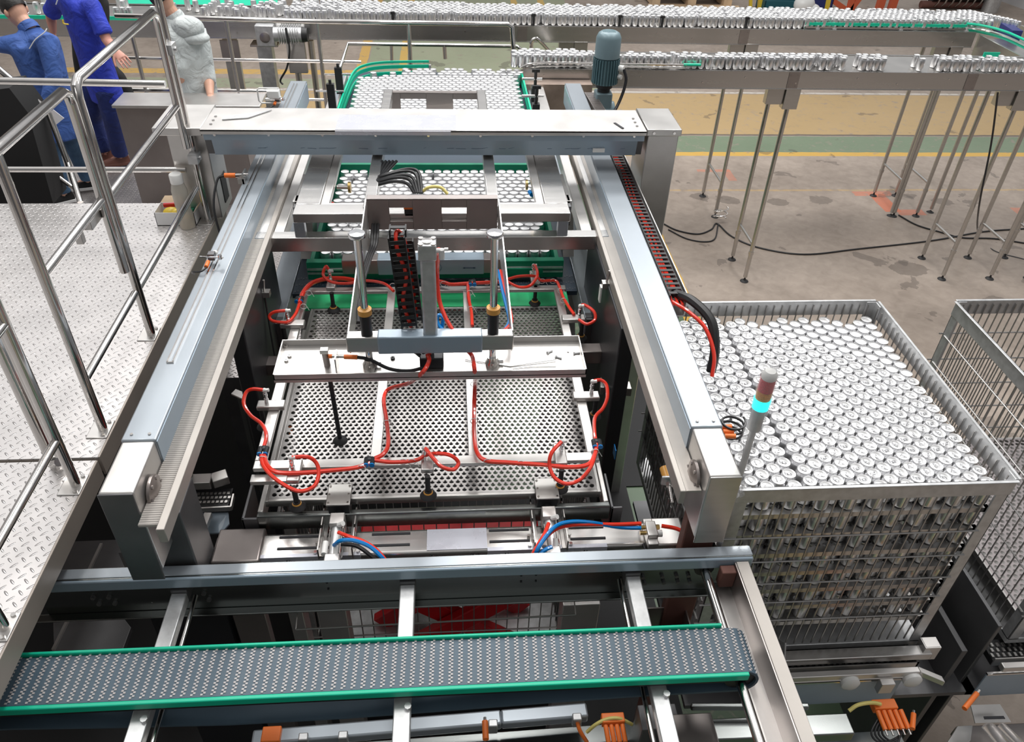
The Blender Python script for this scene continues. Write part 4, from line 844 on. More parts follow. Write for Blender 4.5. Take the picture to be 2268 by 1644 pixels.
# ------------------------------------------------------------------ suction frame with nine cups
t = thing('suction_frame', 'flat aluminium suction gripper frame lying just above the perforated sheet', 'frame', (-.12, 3.08, 1.40))
FZ = 1.42
for bx in ((-.848, .61, 2.375, 2.425), (-.828, .635, 3.745, 3.79)): MB().box(*bx, FZ-.02, FZ).build('cross_bar', SATIN, t, .003)
for bx in ((-.848, -.80, 2.425, 3.745), (.565, .61, 2.425, 3.745)): MB().box(*bx, FZ-.02, FZ).build('side_bar', SATIN, t, .003)
for x in (-.345, .073): MB().box(x-.022, x+.022, 2.425, 3.745, FZ-.018, FZ-.002).build('middle_bar', SATIN, t, .002)
MB().box(-.855, -.70, 2.33, 2.372, FZ-.05, FZ-.03).build('end_strip', SATIN, t)
def cup(px, orient, pin=(0, 0), cupoff=(0, 0), lab=''):
    c = pz(*px, FZ+.012); w, d = (.062, .026) if orient == 'x' else (.026, .062)
    k = MB().box(c.x-w, c.x+w, c.y-d, c.y+d, FZ, FZ+.024).build('cup_block', SATIN, t, .005)
    x, y = c.x+pin[0], c.y+pin[1]
    b = MB().lathe([(0, 0), (.010, 0), (.010, .022), (.0075, .024), (.0075, .034), (.0095, .036), (.0095, .05), (.007, .052), (.007, .062), (0, .062)], (x, y, FZ+.024), 14); b.build('plunger_pin', CHROME, k)
    MB().ball((x, y, FZ+.092), .011, .011, .012, 10, 7).cyl((x, y, FZ+.092), (x+.02, y, FZ+.094), .0085, 8).build('white_elbow', WHITE, k)
    x2, y2 = c.x+cupoff[0], c.y+cupoff[1]
    q = MB().cyl((x2, y2, 1.335), (x2, y2, FZ), .011, 10).lathe([(0, 0), (.036, 0), (.033, .006), (.016, .02), (.016, .03), (0, .03)], (x2, y2, 1.303), 20); q.build('suction_cup', RUB, k)
    MB().lathe([(.014, 0), (.02, 0), (.018, .005), (.014, .005)], (x2, y2, 1.3225), 16).build('cup_ring', AMBER, k)
    return Vector((x, y, FZ+.094))
E1 = cup((735, 628), 'y', (-.004, .0), (.005, -.075)); E2 = cup((1184, 615), 'y', (-.01, .0), (.0, -.075))
E3 = cup((648, 718), 'x', (-.02, .005), (-.05, 0)); E4 = cup((1270, 706), 'x', (.03, 0), (.05, 0))
E5 = cup((601, 898), 'x', (-.02, .01), (-.05, 0)); E6 = cup((1298, 878), 'x', (.025, .01), (.05, 0))
E7 = cup((653, 1045), 'y', (-.006, .0), (.004, -.075)); E8 = cup((947, 1022), 'y', (-.01, .0), (.0, -.075)); E9 = cup((1240, 1008), 'y', (.004, .0), (.0, -.075))
def rh(pts, lab, z=1.452, r=.0085, m=None, name='air_hose'):
    P_ = [p if isinstance(p, Vector) else pz(p[0], p[1], p[2] if len(p) > 2 else z) for p in pts]
    return hose(name, P_, r, m or RED, lab)
rh([E1, (722, 590, 1.53), (716, 610, 1.5), (735, 625, 1.47), (770, 628), (810, 622), (850, 628), (872, 645, 1.45)], 'red hose from the rear left cup running right behind the left guide rod')
rh([(800, 624), (760, 617), (720, 618), (690, 628), (672, 648), (664, 672)], 'red hose bundle curving round the rear left corner of the suction frame', r=.013)
rh([(664, 672), (655, 695), (640, 712), (622, 714, 1.46), (602, 710, 1.47), (597, 700, 1.49), (608, 691, 1.51), E3], 'red hose looping to the cup on the left side, behind the tray')
rh([(968, 622), (985, 626), (1000, 630), (1035, 628), (1090, 625), (1120, 623)], 'straight pair of red hoses along the rear bar of the suction frame', r=.011)
rh([(1120, 620), (1150, 612, 1.47), (1185, 612, 1.47), (1200, 622), (1230, 622), (1240, 638), (1248, 660), (1262, 683), (1272, 697)], 'red hose along the rear right corner of the suction frame')
rh([(1120, 622), (1150, 636, 1.48), (1175, 632, 1.48), (1190, 610, 1.52), (1186, 590, 1.53), E2], 'red hose loop feeding the rear right cup')
rh([(1282, 708, 1.46), (1300, 718, 1.46), (1318, 708, 1.47), (1315, 690, 1.5), (1295, 676, 1.51), E4], 'red hose loop at the cup on the right side, behind the tray')
rh([(1036, 628), (1038, 660), (1044, 690), (1046, 722)], 'red hose running forward over the rear of the right middle bar', r=.009)
rh([(972, 552, 2.26), (968, 600, 2.12), (972, 660, 2.0), (985, 700, 1.94), (1003, 733, 1.90)], 'red hose hanging from the fitting on top of the cylinder', r=.009)
rh([(1034, 775, 1.80), (1046, 790, 1.785), (1051, 820, 1.775), (1052, 850, 1.55), (1050, 900, 1.45), (1050, 960), (1056, 1000), (1075, 1020), (1130, 1025), (1200, 1030), (1260, 1035), (1300, 1030), (1316, 1010), (1322, 985)], 'long red hose down the right middle bar and along the front bar', r=.0095)
rh([(1322, 985), (1317, 960), (1318, 925), (1335, 905, 1.46), (1345, 880, 1.48), (1343, 853, 1.5), (1330, 842, 1.51), E6], 'red hose rising to the cup on the right side, in front of the tray')
rh([(1320, 1000), (1308, 1035), (1285, 1062, 1.42), (1255, 1072, 1.42), (1228, 1058, 1.43), (1217, 1030, 1.46), (1222, 1003, 1.5), E9], 'red hose loop hanging over the front right cup')
rh([(947, 785, 1.80), (950, 800, 1.785), (936, 825, 1.775), (908, 848, 1.60), (862, 862, 1.46), (850, 885), (856, 930), (860, 980), (850, 1005), (826, 1018)], 'long red hose down the left middle bar to the junction on the front bar', r=.0095)
rh([(820, 1026), (790, 1036), (740, 1042), (660, 1048), (612, 1046), (592, 1030), (585, 1008)], 'red hose along the front bar toward the left corner', r=.0095)
rh([(830, 1020), (870, 1024), (920, 1020), (945, 1008, 1.47), (975, 1005, 1.5), (1000, 1010, 1.5), (1015, 1025, 1.47), (1005, 1040, 1.46), (980, 1035, 1.48), (962, 1018, 1.5), E8], 'red hose loop around the front middle cup')
rh([(583, 995), (590, 965), (580, 940), (555, 920, 1.47), (540, 895, 1.49), (545, 870, 1.51), (560, 862, 1.52), E5], 'red hose rising to the cup on the left side, in front of the tray')
rh([(578, 1008), (585, 1035), (615, 1065, 1.44), (660, 1088, 1.42), (695, 1078, 1.43), (706, 1050, 1.45), (700, 1025, 1.48), (680, 1012, 1.51), E7], 'big red hose loop hanging over the front left cup')
for (px, lab) in (((583, 998), 'dark push-fit splitter at the left end of the front bar'), ((1322, 982), 'dark push-fit splitter at the right end of the front bar'), ((818, 1022), 'dark push-fit junction where the left red hose meets the front bar'), ((1046, 626), 'dark push-fit junction on the rear bar'), ((663, 663), 'dark push-fit splitter at the rear left corner')):
    c = pz(*px, 1.455); t2 = thing('hose_splitter', lab, 'fitting', tuple(c)); MB().cyl(c+Vector((-.012, .018, 0)), c+Vector((-.012, -.02, 0)), .011, 8).cyl(c+Vector((.012, .018, 0)), c+Vector((.012, -.02, 0)), .011, 8).ball(c+Vector((0, .012, 0)), .018, .016, .011, 10, 6).build('splitter_body', BLACKPAN, t2)
    MB().cyl(c+Vector((-.012, -.02, 0)), c+Vector((-.012, -.026, 0)), .0115, 8).cyl(c+Vector((.012, -.02, 0)), c+Vector((.012, -.026, 0)), .0115, 8).build('blue_collet', BLUEH, t2)
k = 0
for (px, y2) in (((683, 648), 0), ((672, 678), 0), ((870, 632), 0), ((982, 628), 0), ((1078, 625), 0), ((1201, 622), 0), ((1225, 622), 0), ((1242, 643), 0), ((1248, 665), 0), ((1040, 648), 0), ((1043, 683), 0), ((1050, 850), 0), ((1050, 932), 0), ((868, 860), 0), ((857, 936), 0), ((800, 1036), 0), ((893, 1022), 0), ((912, 1022), 0), ((1080, 1022), 0), ((1153, 1026), 0), ((582, 1016), 0), ((1318, 1000), 0)):
    c = pz(*px, 1.452); o = MB().tube([c+Vector((.017*math.cos(a), 0, .016*math.sin(a)-.003)) for a in [q*2*PI/10 for q in range(11)]], .0018, 4, False).cyl(c+Vector((.016, 0, 0)), c+Vector((.03, -.012, -.02)), .0014, 4).build('cable_tie', WHITE)
    tag(o, 'white cable tie holding the red hoses to the suction frame', 'cable tie', 'cable ties on the suction frame')
rh([(1104, 600, 1.8), (1112, 640, 1.82), (1122, 680, 1.83), (1128, 710, 1.83), (1118, 732, 1.82)], 'blue hose running down inside the right arm plate', r=.008, m=BLUEH)
rh([(1108, 600, 1.8), (1118, 640, 1.82), (1128, 680, 1.83), (1132, 715, 1.83), (1114, 736, 1.82)], 'red hose running down inside the right arm plate beside the blue one')
rh([(985, 735, 1.82), (975, 725, 1.83), (968, 710, 1.85), (972, 698, 1.87), (981, 705, 1.86), (980, 725, 1.82)], 'small blue hose loop at the foot of the cylinder', r=.008, m=BLUEH)
rh([(940, 772, 1.80), (935, 790, 1.78), (920, 780, 1.80), (905, 776, 1.82)], 'black cable beside the cylinder foot', m=CABLE, name='sensor_cable')
for k, (dx, dz) in enumerate(((0, 0), (.014, .012), (-.012, .016), (.004, .028), (.02, .03))):
    hose('cable', [pY(846+8*k, 350, 4.35)+Vector((0, 0, -.02)), pz(836+4*k, 385, 1.90), pz(834+3*k, 408-2*k, 1.91)+Vector((0, 0, dz)), pz(868+8*k, 402-4*k, 1.95)+Vector((0, 0, dz)), pz(900+7*k, 406-3*k, 1.94)+Vector((0, 0, dz)), pz(918+4*k, 428, 1.90)], .009, CABLE, ['lowest', 'second', 'third', 'fourth', 'topmost'][k]+' black cable of the bundle arching over the slotted plate', 'cable', 'black cables above the slotted plate')
hose('cable', [pz(935, 425, 1.9), pz(950, 415, 1.93), pz(975, 415, 1.93), pz(992, 430, 1.9)], .009, YCAB, 'short pale yellow cable beside the black cable bundle', 'cable')
for k in range(3): hose('cable', [pz(826+6*k, 492, 1.84), pz(824+6*k, 520, 1.82), pz(822+5*k, 545, 1.79), pz(812+4*k, 575, 1.80), pz(796+3*k, 640, 1.82), pz(793+3*k, 715, 1.82)], .008, CABLE, ['left', 'middle', 'right'][k]+' black cable tied inside the left arm plate', 'cable', 'black cables inside the left arm plate')
c = Vector((-.19, 3.76, 1.88)); t = thing('junction_box', 'black and orange sensor junction block behind the left slot of the arm', 'junction box', tuple(c))
MB().box(c.x-.06, c.x+.06, c.y, c.y+.05, c.z-.01, c.z+.03).build('block', BLACK, t, .003); MB().box(c.x-.062, c.x+.062, c.y-.005, c.y+.052, c.z+.03, c.z+.045).box(c.x-.012, c.x, c.y-.006, c.y, c.z-.005, c.z+.03).build('orange_top', ORANGE, t, .003)
# ------------------------------------------------------------------ sheet, rim and lift in the pit
t = thing('layer_sheet', 'large perforated steel layer sheet under the suction frame', 'sheet', (-.09, 3.03, 1.28))
b = MB(); perf(b, -.79, .603, 2.315, 3.745, 1.302, .0276, .0107, 12); b.build('perforated_plate', PERFM, t)
MB().box(-.805, -.79, 2.30, 3.755, 1.268, 1.302).box(.603, .618, 2.30, 3.755, 1.268, 1.302).box(-.79, .603, 2.30, 2.315, 1.268, 1.302).box(-.79, .603, 3.745, 3.755, 1.268, 1.302).build('folded_edge', STEEL, t, .002)
t = thing('layer_sheet', 'second perforated sheet showing through the holes of the top sheet in the machine', 'sheet', (-.09, 3.03, 1.24))
b = MB(); perf(b, -.79, .603, 2.315, 3.745, 1.2950, .0276, .0107, 8); b.build('perforated_plate', PERFM, t)
t = thing('lift_rim', 'stainless U-shaped guide rim around the front of the pit', 'frame', (-.09, 2.6, 1.17))
MB().box(-.835, .655, 2.245, 2.275, 1.185, 1.268).build('front_bar', WEBST, t, .006)
for (a, c) in ((-.835, -.812), (.628, .651)): MB().box(a, c, 2.275, 3.6, 1.20, 1.268).build('side_bar', SATIN, t, .004)
for (px, s, lab) in (((575, 1130), -1, 'left'), ((1345, 1110), 1, 'right')):
    x = -.90 if s < 0 else .66
    MB().prism([(2.25, 1.25), (2.25, 1.12), (2.33, 1.02), (2.46, 1.02), (2.46, 1.25)], 'x', x+.0, x+.012).box(x, x+.07 if s < 0 else x+.05, 2.25, 2.262, 1.12, 1.25).build('side_bracket', DARKST, t, .003)
pc = cage(-.76, .57, 2.31, 3.60, 1.19, -.25, 'empty wire cage on the red lift, inside the pit under the perforated sheets', rim=.02, wires_x=24, rods=(.62, .30, .02))
t = thing('scissor_lift', 'bright red scissor lift standing in the pit below the cage', 'lift', (-.1, 3.0, F0))
MB().box(-.50, .42, 2.42, 2.80, .50, .62).build('table_top', REDP, t, .01)
for s in (0, 1):
    y = 2.46+.28*s
    MB().bar((-.46, y, -.22), (.38, y, .48), .05, .12).build('scissor_arm', REDP, t, .006); MB().bar((-.46, y+.06, .48), (.38, y+.06, -.22), .05, .12).build('scissor_arm', REDP, t, .006)
MB().box(-.66, .56, 2.37, 2.9, -.30, -.26).build('base_plate', REDP, t, .006); MB().cyl((-.4, 2.9, -.2), (.2, 2.7, .5), .05, 14).build('hydraulic_ram', BLACK, t); MB().box(-.66, .56, 2.37, 3.5, F0, -.32).build('plinth', PITSHADE, t)
# ------------------------------------------------------------------ front stop beam with two air cylinders
t = thing('stop_beam', 'slotted steel box beam across the front of the pit, partly wrapped in film', 'beam', (0, 2.14, 1.14))
MB().box(-1.0, .955, 2.085, 2.215, 1.135, 1.20).build('box_beam', STEELX, t, .014)
MB().box(-.99, -.80, 2.06, 2.235, 1.12, 1.215).build('sleeve', BROWNST, t, .008); MB().box(.80, .96, 2.075, 2.225, 1.11, 1.21).build('sleeve', SATIN, t, .008)
MB().box(-.13, .12, 2.095, 2.205, 1.2005, 1.203).box(-.80, -.40, 2.083, 2.10, 1.16, 1.203).box(.12, .62, 2.081, 2.10, 1.15, 1.203).build('pale_film', FILMP, t)
b = MB()
for (a, c) in ((-.74, -.53), (-.36, -.20), (.13, .30), (.47, .62)):
    for y in (2.125, 2.185): b.box(a, c, y, y+.010, 1.2005, 1.2035)
b.build('slots', MARKB, t)
b = MB(); rr = random.Random(9)
for x in (-.70, .05, .19, .52, -.12, .31):  # torn letters of the film print
    for (u, v, u2, v2) in ((0, 0, .004, .022), (.004, .022, .012, .0), (.012, 0, .016, .022), (.022, .0, .024, .012), (.03, 0, .032, .012), (.032, .012, .040, .0)):
        b.bar((x+u, 2.079, 1.165+v), (x+u2, 2.079, 1.165+v2), .003, .003)
b.build('film_print', MARKB, t)
def stopper(px, lab, hoseside=1):
    c = pz(*px, 1.30); x = c.x
    t = thing('stop_cylinder', lab, 'cylinder', (x, 2.2, 1.20))
    MB().box(x-.05, x+.05, 2.25, 2.37, 1.315, 1.323).build('cover_plate', STEEL, t, .003)
    b = MB()
    for (i, j) in ((-1,0),(1,0),(-1,1),(1,1),(-1,2),(1,2)): bolt(b, (x+i*.04, 2.262+.047*j, 1.323), (0,0,1), .005, .003)
    b.build('bolts', POL, t)
    MB().box(x-.045, x+.045, 2.26, 2.36, 1.24, 1.314).build('guide_block', BLACKPAN, t, .004)
    for s in (-1, 1):
        b = MB(); xx = x+s*.068
        b.box(xx-.003, xx+.003, 2.07, 2.09, 1.20, 1.26).box(xx-.003, xx+.003, 2.09, 2.31, 1.20, 1.212).box(xx-.003, xx+.003, 2.09, 2.31, 1.248, 1.26).box(xx-.003, xx+.003, 2.29, 2.31, 1.20, 1.26).box(xx-.003, xx+.003, 2.18, 2.20, 1.20, 1.26).box(min(xx, xx-s*.02), max(xx, xx-s*.02), 2.08, 2.30, 1.20, 1.206); b.build('slotted_bracket', STEEL, t, .001)
        bb = MB()
        for y in (2.10, 2.15): bolt(bb, (xx, y, 1.23), (s, 0, 0), .007, .008); bolt(bb, (xx+s*.018, y, 1.205), (0, 0, 1), .008, .008)
        bb.build('bracket_bolts', POL, t)
    MB().box(x-.03, x+.03, 2.17, 2.23, 1.225, 1.30).build('front_head', SATIN, t, .004)
    MB().cyl((x, 2.02, 1.255), (x, 2.19, 1.262), .024, 16).build('barrel', GALV, t); MB().cyl((x, 2.23, 1.262), (x, 2.28, 1.265), .018, 12).build('piston_rod', BLACKPAN, t)
    MB().box(x-.032, x+.028, 1.985, 2.03, 1.215, 1.285).build('rear_head', SATIN, t, .004); MB().cyl((x-.035, 2.03, 1.28), (x-.035, 2.09, 1.28), .012, 10).cyl((x+.01, 2.03, 1.275), (x+.01, 2.055, 1.30), .010, 8).build('speed_valve', WHITE, t)
    MB().cyl((x+.01, 2.17, 1.29), (x+.03, 2.16, 1.31), .011, 8).build('white_fitting', WHITE, t)
    b = MB()
    for a in range(4): b.cyl((x-.026+.052*(a % 2), 1.99, 1.225+.05*(a//2)), (x-.026+.052*(a % 2), 2.2, 1.225+.05*(a//2)), .0035, 6)
    b.build('tie_rods', POL, t)
stopper((750, 1120), 'left pneumatic stop cylinder on the slotted front beam'); stopper((1212, 1103), 'right pneumatic stop cylinder on the slotted front beam')
rh([(750, 1180, 1.31), (775, 1190, 1.33), (805, 1200, 1.33), (835, 1220, 1.32), (858, 1248, 1.28), (865, 1265, 1.2)], 'red hose curving forward from the left stop cylinder')
rh([(740, 1208, 1.31), (755, 1198, 1.35), (785, 1198, 1.36), (820, 1212, 1.34), (850, 1240, 1.30), (862, 1262, 1.2)], 'blue hose curving forward from the left stop cylinder', m=BLUEH)
rh([(755, 1205, 1.28), (790, 1210, 1.27), (820, 1230, 1.26), (842, 1250, 1.24)], 'black cable under the red and blue hoses of the left stop cylinder', m=CABLE, name='sensor_cable')
rh([(1215, 1160, 1.31), (1205, 1185, 1.32), (1190, 1210, 1.31), (1178, 1232, 1.28), (1172, 1250, 1.2)], 'red hose dropping from the right stop cylinder')
rh([(1420, 1160, 1.27), (1370, 1162, 1.27), (1320, 1162, 1.28), (1270, 1163, 1.31), (1232, 1172, 1.33), (1205, 1195, 1.33), (1185, 1225, 1.3), (1178, 1248, 1.2)], 'red hose from the white valve along the right part of the front beam')
rh([(1420, 1170, 1.26), (1370, 1168, 1.26), (1310, 1158, 1.29), (1265, 1156, 1.33), (1232, 1165, 1.35), (1208, 1190, 1.34), (1188, 1222, 1.31), (1180, 1248, 1.2)], 'blue hose arching beside the red one to the white valve', m=BLUEH)
rh([(1222, 1212, 1.31), (1205, 1220, 1.31), (1190, 1235, 1.28), (1184, 1250, 1.2)], 'short blue hose from the rear of the right stop cylinder', m=BLUEH)
rh([(1465, 1165, 1.27), (1500, 1172, 1.27), (1530, 1190, 1.26), (1550, 1210, 1.25), (1565, 1235, 1.2)], 'red hose curving from the white valve down to the right post')
c = pz(1441, 1180, 1.24); t = thing('valve_block', 'white pneumatic valve block with brass fittings on the right end of the front beam', 'valve', tuple(c))
MB().box(c.x-.022, c.x+.022, c.y-.04, c.y+.04, 1.21, 1.27).box(c.x-.022, c.x+.018, c.y+.04, c.y+.07, 1.22, 1.25).box(c.x-.024, c.x+.02, c.y-.07, c.y-.04, 1.22, 1.25).build('valve_body', SATIN, t, .004)
MB().cyl((c.x-.045, c.y+.02, 1.25), (c.x-.02, c.y+.02, 1.25), .009, 8).cyl((c.x-.045, c.y-.0, 1.24), (c.x-.02, c.y, 1.24), .009, 8).cyl((c.x+.02, c.y+.02, 1.25), (c.x+.04, c.y+.02, 1.25), .011, 8).build('brass_fittings', BRASS, t); MB().cyl((c.x+.02, c.y-.01, 1.245), (c.x+.045, c.y-.01, 1.245), .015, 10).build('silencer', WHITE, t)
rh([(1425, 1205, 1.2), (1432, 1225, 1.18), (1440, 1245, 1.12)], 'thin black cable hanging from the white valve', m=CABLE, name='sensor_cable', r=.005)
# amber bumpers
for (px, zz, s, lab) in (((405, 1092), 1.42, -1, 'amber rubber bumper on an angled bracket at the left front post'), ((1478, 1058), 1.42, 1, 'amber rubber bumper on an angled bracket at the right front post')):
    c = pz(*px, zz); t = thing('rubber_bumper', lab, 'bumper', tuple(c))
    MB().cyl(c+Vector((0, -.01, 0)), c+Vector((-.004*s, .045, .012)), .021, 18).build('rubber', AMBER, t)
    MB().poly([c+Vector((-.03*s, -.012, -.02)), c+Vector((.03*s, -.012, -.03)), c+Vector((.15*s, -.10, -.03)), c+Vector((.15*s, -.10, .01)), c+Vector((.03*s, -.012, .025)), c+Vector((-.03*s, -.012, .025))], (0, -.012, 0)).build('bracket', GALV, t, .003)
    MB().cyl(c+Vector((0, -.025, 0)), c+Vector((0, -.11, -.03)), .0075, 10).cyl(c+Vector((0, -.03, -.002)), c+Vector((0, -.045, -.006)), .015, 6).build('threaded_bolt', POL, t)
c = pX(1362, 1001, .80); tag(MB().box(c.x-.004, c.x, c.y-.025, c.y+.025, c.z-.03, c.z+.03).build('sticker', BLUEH), 'small blue and white sticker on the dark right panel', 'sticker')
# ================================================================== FRONT CROSS BEAM, BELT CONVEYOR AND SUPPORTS
t = thing('cross_beam', 'long C-shaped cross beam with blue film running across the foreground', 'beam', (-.2, 1.92, 1.04))
MB().box(-1.62, 1.16, 1.915, 1.965, 1.312, 1.32).box(-1.62, 1.16, 1.96, 1.968, 1.05, 1.32).build('web', WEBST, t)
MB().box(-1.615, 1.165, 1.905, 1.925, 1.262, 1.318).build('blue_film', FILM, t, .006); MB().box(-1.615, 1.165, 1.92, 1.966, 1.318, 1.323).build('top_flange', GREYFILM, t, .003)
MB().box(-1.75, 1.10, 1.925, 1.96, 1.05, 1.058).build('bottom_flange', WEBST, t, .003)
b = MB()
for x in (-1.42, -1.36, -1.10, -1.0, .75, .83, .89, .94):
    for z in (1.16, 1.12): bolt(b, (x+(1.16-z)*.3, 1.96, z), (0,-1,0), .009, .012)
b.build('bolts', DARKST, t)
b = MB()
for x in (-.52, .25, .31, .66): b.box(x-.004, x+.004, 1.957, 1.96, 1.19, 1.198).box(x-.003, x+.005, 1.957, 1.96, 1.15, 1.158)
b.build('drilled_holes', MARKB, t)
for (x, lab) in ((-1.065, 'left'), (-.20, 'middle'), (.69, 'right')):
    t = thing('support_bar', lab+' square tube passing under the belt toward the cross beam', 'bar', (x, 1.5, 1.18))
    MB().box(x-.029, x+.029, .85, 1.905, 1.19, 1.235).build('tube', GALV, t, .004)
    MB().box(x-.03, x+.03, 1.905, 1.958, 1.19, 1.25).build('end_plate', DARKST, t)
    if x != -.20: MB().cyl((x+(.045 if x < 0 else -.045), .85, 1.18), (x+(.045 if x < 0 else -.045), 1.93, 1.18), .009, 10).build('tie_rod', POL, t)
    MB().cyl((x+.02, 1.40, 1.235), (x+.02, 1.40, 1.25), .012, 8).build('belt_bracket', GALV, t)
t = thing('side_beam', 'angle-section side beam at the right end of the belt conveyor', 'beam', (1.12, 1.5, 1.15))
MB().box(1.095, 1.145, .7, 1.905, 1.296, 1.304).build('top_flange', WORN, t, .002); MB().box(1.09, 1.098, .7, 1.905, 1.17, 1.30).build('web', BROWNST, t); MB().box(1.03, 1.095, .7, 1.905, 1.165, 1.172).build('bottom_flange', SATIN, t); MB().box(1.03, 1.09, 1.86, 1.90, 1.20, 1.29).build('end_cleat', RUST, t, .004)
t = thing('drive_shaft', 'polished steel shaft through the right end of the belt conveyor', 'shaft', (.985, 1.5, 1.235))
MB().cyl((.985, .8, 1.235), (.985, 1.93, 1.235), .0185, 20).build('shaft', POL, t); MB().cyl((.985, 1.925, 1.235), (.985, 1.955, 1.235), .04, 20).build('bearing', BLACK, t)
# belt conveyor
t = thing('belt_conveyor', 'slate blue modular belt conveyor with bright green edge rails in the foreground', 'conveyor', (-.5, 1.52, 1.1))
BY0, BY1 = 1.437, 1.612
path = [(-2.4, 1.30)] + [(x, 1.30) for x in np.linspace(-2.2, .965, 40)] + [(.985+.065*math.sin(a), 1.235+.065*math.cos(a)) for a in np.linspace(.15, PI-.15, 10)] + [(.9, 1.170), (.6, 1.165), (.35, 1.155), (0, 1.135), (-.4, 1.115), (-.8, 1.11), (-1.2, 1.13), (-1.5, 1.15), (-2.4, 1.16)]
b = MB(); n = len(path); vs = []
def nrm(i):
    a = path[max(0, i-1)]; c = path[min(n-1, i+1)]; d = Vector((c[0]-a[0], 0, c[1]-a[1])).normalized(); return Vector((-d.z, 0, d.x))
for i, (x, z) in enumerate(path):
    nn = nrm(i)*.010; vs += [(x, BY0, z), (x, BY1, z), (x-nn.x, BY1, z-nn.z), (x-nn.x, BY0, z-nn.z)]
b.add(vs, [(4*i+k, 4*i+(k+1) % 4, 4*(i+1)+(k+1) % 4, 4*(i+1)+k) for i in range(n-1) for k in range(4)]); b.build('modular_belt', BELT, t)
# hinge tabs following the belt
seg = []; tot = 0
for i in range(1, n): L_ = math.hypot(path[i][0]-path[i-1][0], path[i][1]-path[i-1][1]); seg.append((tot, L_, i)); tot += L_
def at(s):
    for (s0, L_, i) in seg:
        if s <= s0+L_: f = (s-s0)/L_; a, c = path[i-1], path[i]; return Vector((a[0]+(c[0]-a[0])*f, 0, a[1]+(c[1]-a[1])*f)), nrm(i)
    return Vector((path[-1][0], 0, path[-1][1])), nrm(n-1)
b = MB(); s = .2; pitch = .0328; col = 0; d2 = MB()
while s < tot-.1:
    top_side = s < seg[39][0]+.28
    for j in range(13):
        y = BY0+.008+j*.0133
        for (ds, dy, w) in ((-.0036, 0, .0062), (.0044, .0064, .0058)):
            p, nn = at(s+ds+.0004*j); e = .0016
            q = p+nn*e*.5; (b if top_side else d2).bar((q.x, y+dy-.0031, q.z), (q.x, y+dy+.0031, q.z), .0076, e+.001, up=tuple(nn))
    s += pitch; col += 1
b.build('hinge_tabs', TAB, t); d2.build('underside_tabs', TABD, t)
MB().box(-2.4, .955, BY1+.002, BY1+.014, 1.285, 1.314).build('green_edge_rail', GREEN, t, .004); MB().box(-2.4, 1.0, BY0-.018, BY0-.002, 1.272, 1.305).build('green_edge_rail', GREEN, t, .004)
MB().cyl((.985, BY0+.01, 1.235), (.985, BY1-.01, 1.235), .054, 28).build('end_roller', BLACK, t)
MB().box(-2.4, .93, BY0, BY1, 1.235, 1.27).build('bed', BLACK, t)
# things below the belt
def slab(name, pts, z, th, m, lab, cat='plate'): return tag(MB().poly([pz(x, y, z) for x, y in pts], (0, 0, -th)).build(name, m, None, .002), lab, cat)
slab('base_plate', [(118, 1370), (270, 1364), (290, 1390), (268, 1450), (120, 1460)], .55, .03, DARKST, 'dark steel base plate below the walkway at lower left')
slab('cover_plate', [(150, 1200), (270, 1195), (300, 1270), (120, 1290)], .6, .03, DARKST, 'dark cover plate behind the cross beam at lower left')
b = tag(MB().bar(pz(225, 1205, .9), pz(192, 1275, .9), .012, .012).build('bright_rod', SATIN), 'thin bright bar behind the cross beam at lower left', 'bar')
b = tag(MB().bar(pz(155, 1365, .9), pz(118, 1440, .9), .012, .012).build('bright_rod', SATIN), 'thin bright bar in front of the cross beam at lower left', 'bar')
t = thing('slotted_bracket', 'dark perforated angle bracket behind the cross beam on the left', 'bracket', tuple(pz(280, 1240, .95))); MB().poly([pz(262, 1225, .95), pz(295, 1222, .95), pz(318, 1268, .85), pz(282, 1270, .85)], (0, 0, -.01)).build('plate', DARKST, t)
b = MB()
for k in range(3): a = pz(278+6*k, 1234+11*k, .955); b.box(a.x, a.x+.03, a.y, a.y+.008, a.z, a.z+.003)
b.build('slots', BLACK, t)
t = thing('angle_post', 'tan steel angle post seen below the cross beam on the left', 'post', tuple(pz(430, 1400, .7)))
MB().box(-.93, -.80, 1.98, 2.02, F0, 1.0).build('post', BROWNST, t, .003); MB().box(-1.25, -.95, 1.97, 2.10, F0, 1.02).build('dark_web', BLACKPAN, t)
t = thing('slotted_plate', 'upright plate with two long slots below the cross beam', 'plate', tuple(pz(520, 1400, .8))); c = pz(520, 1400, .8)
MB().box(c.x-.07, c.x+.07, c.y, c.y+.006, .72, .95).build('plate', DARKST, t); MB().box(c.x-.04, c.x-.025, c.y-.002, c.y, .76, .92).box(c.x+.02, c.x+.035, c.y-.002, c.y, .76, .92).build('slots', MARKB, t)
b = MB(); bolt(b, (c.x-.03, c.y, .74), (0,-1,0), .010, .012); bolt(b, (c.x+.03, c.y, .74), (0,-1,0), .010, .012); b.build('bolts', POL, t)
tag(MB().box(-.72, -.66, 2.02, 2.10, F0, .98).build('pale_post', SATIN, None, .003), 'pale narrow post under the cross beam, left of the wire mesh', 'post')
tag(MB().box(-.60, -.48, 2.02, 2.10, F0, .98).build('pale_post', SATIN, None, .003), 'wider pale post under the cross beam, next to the wire mesh', 'post')
tag(MB().box(.44, .60, 1.98, 2.06, F0, .95).build('pale_post', SATIN, None, .003), 'light post pair under the cross beam, right of the red lift', 'post')
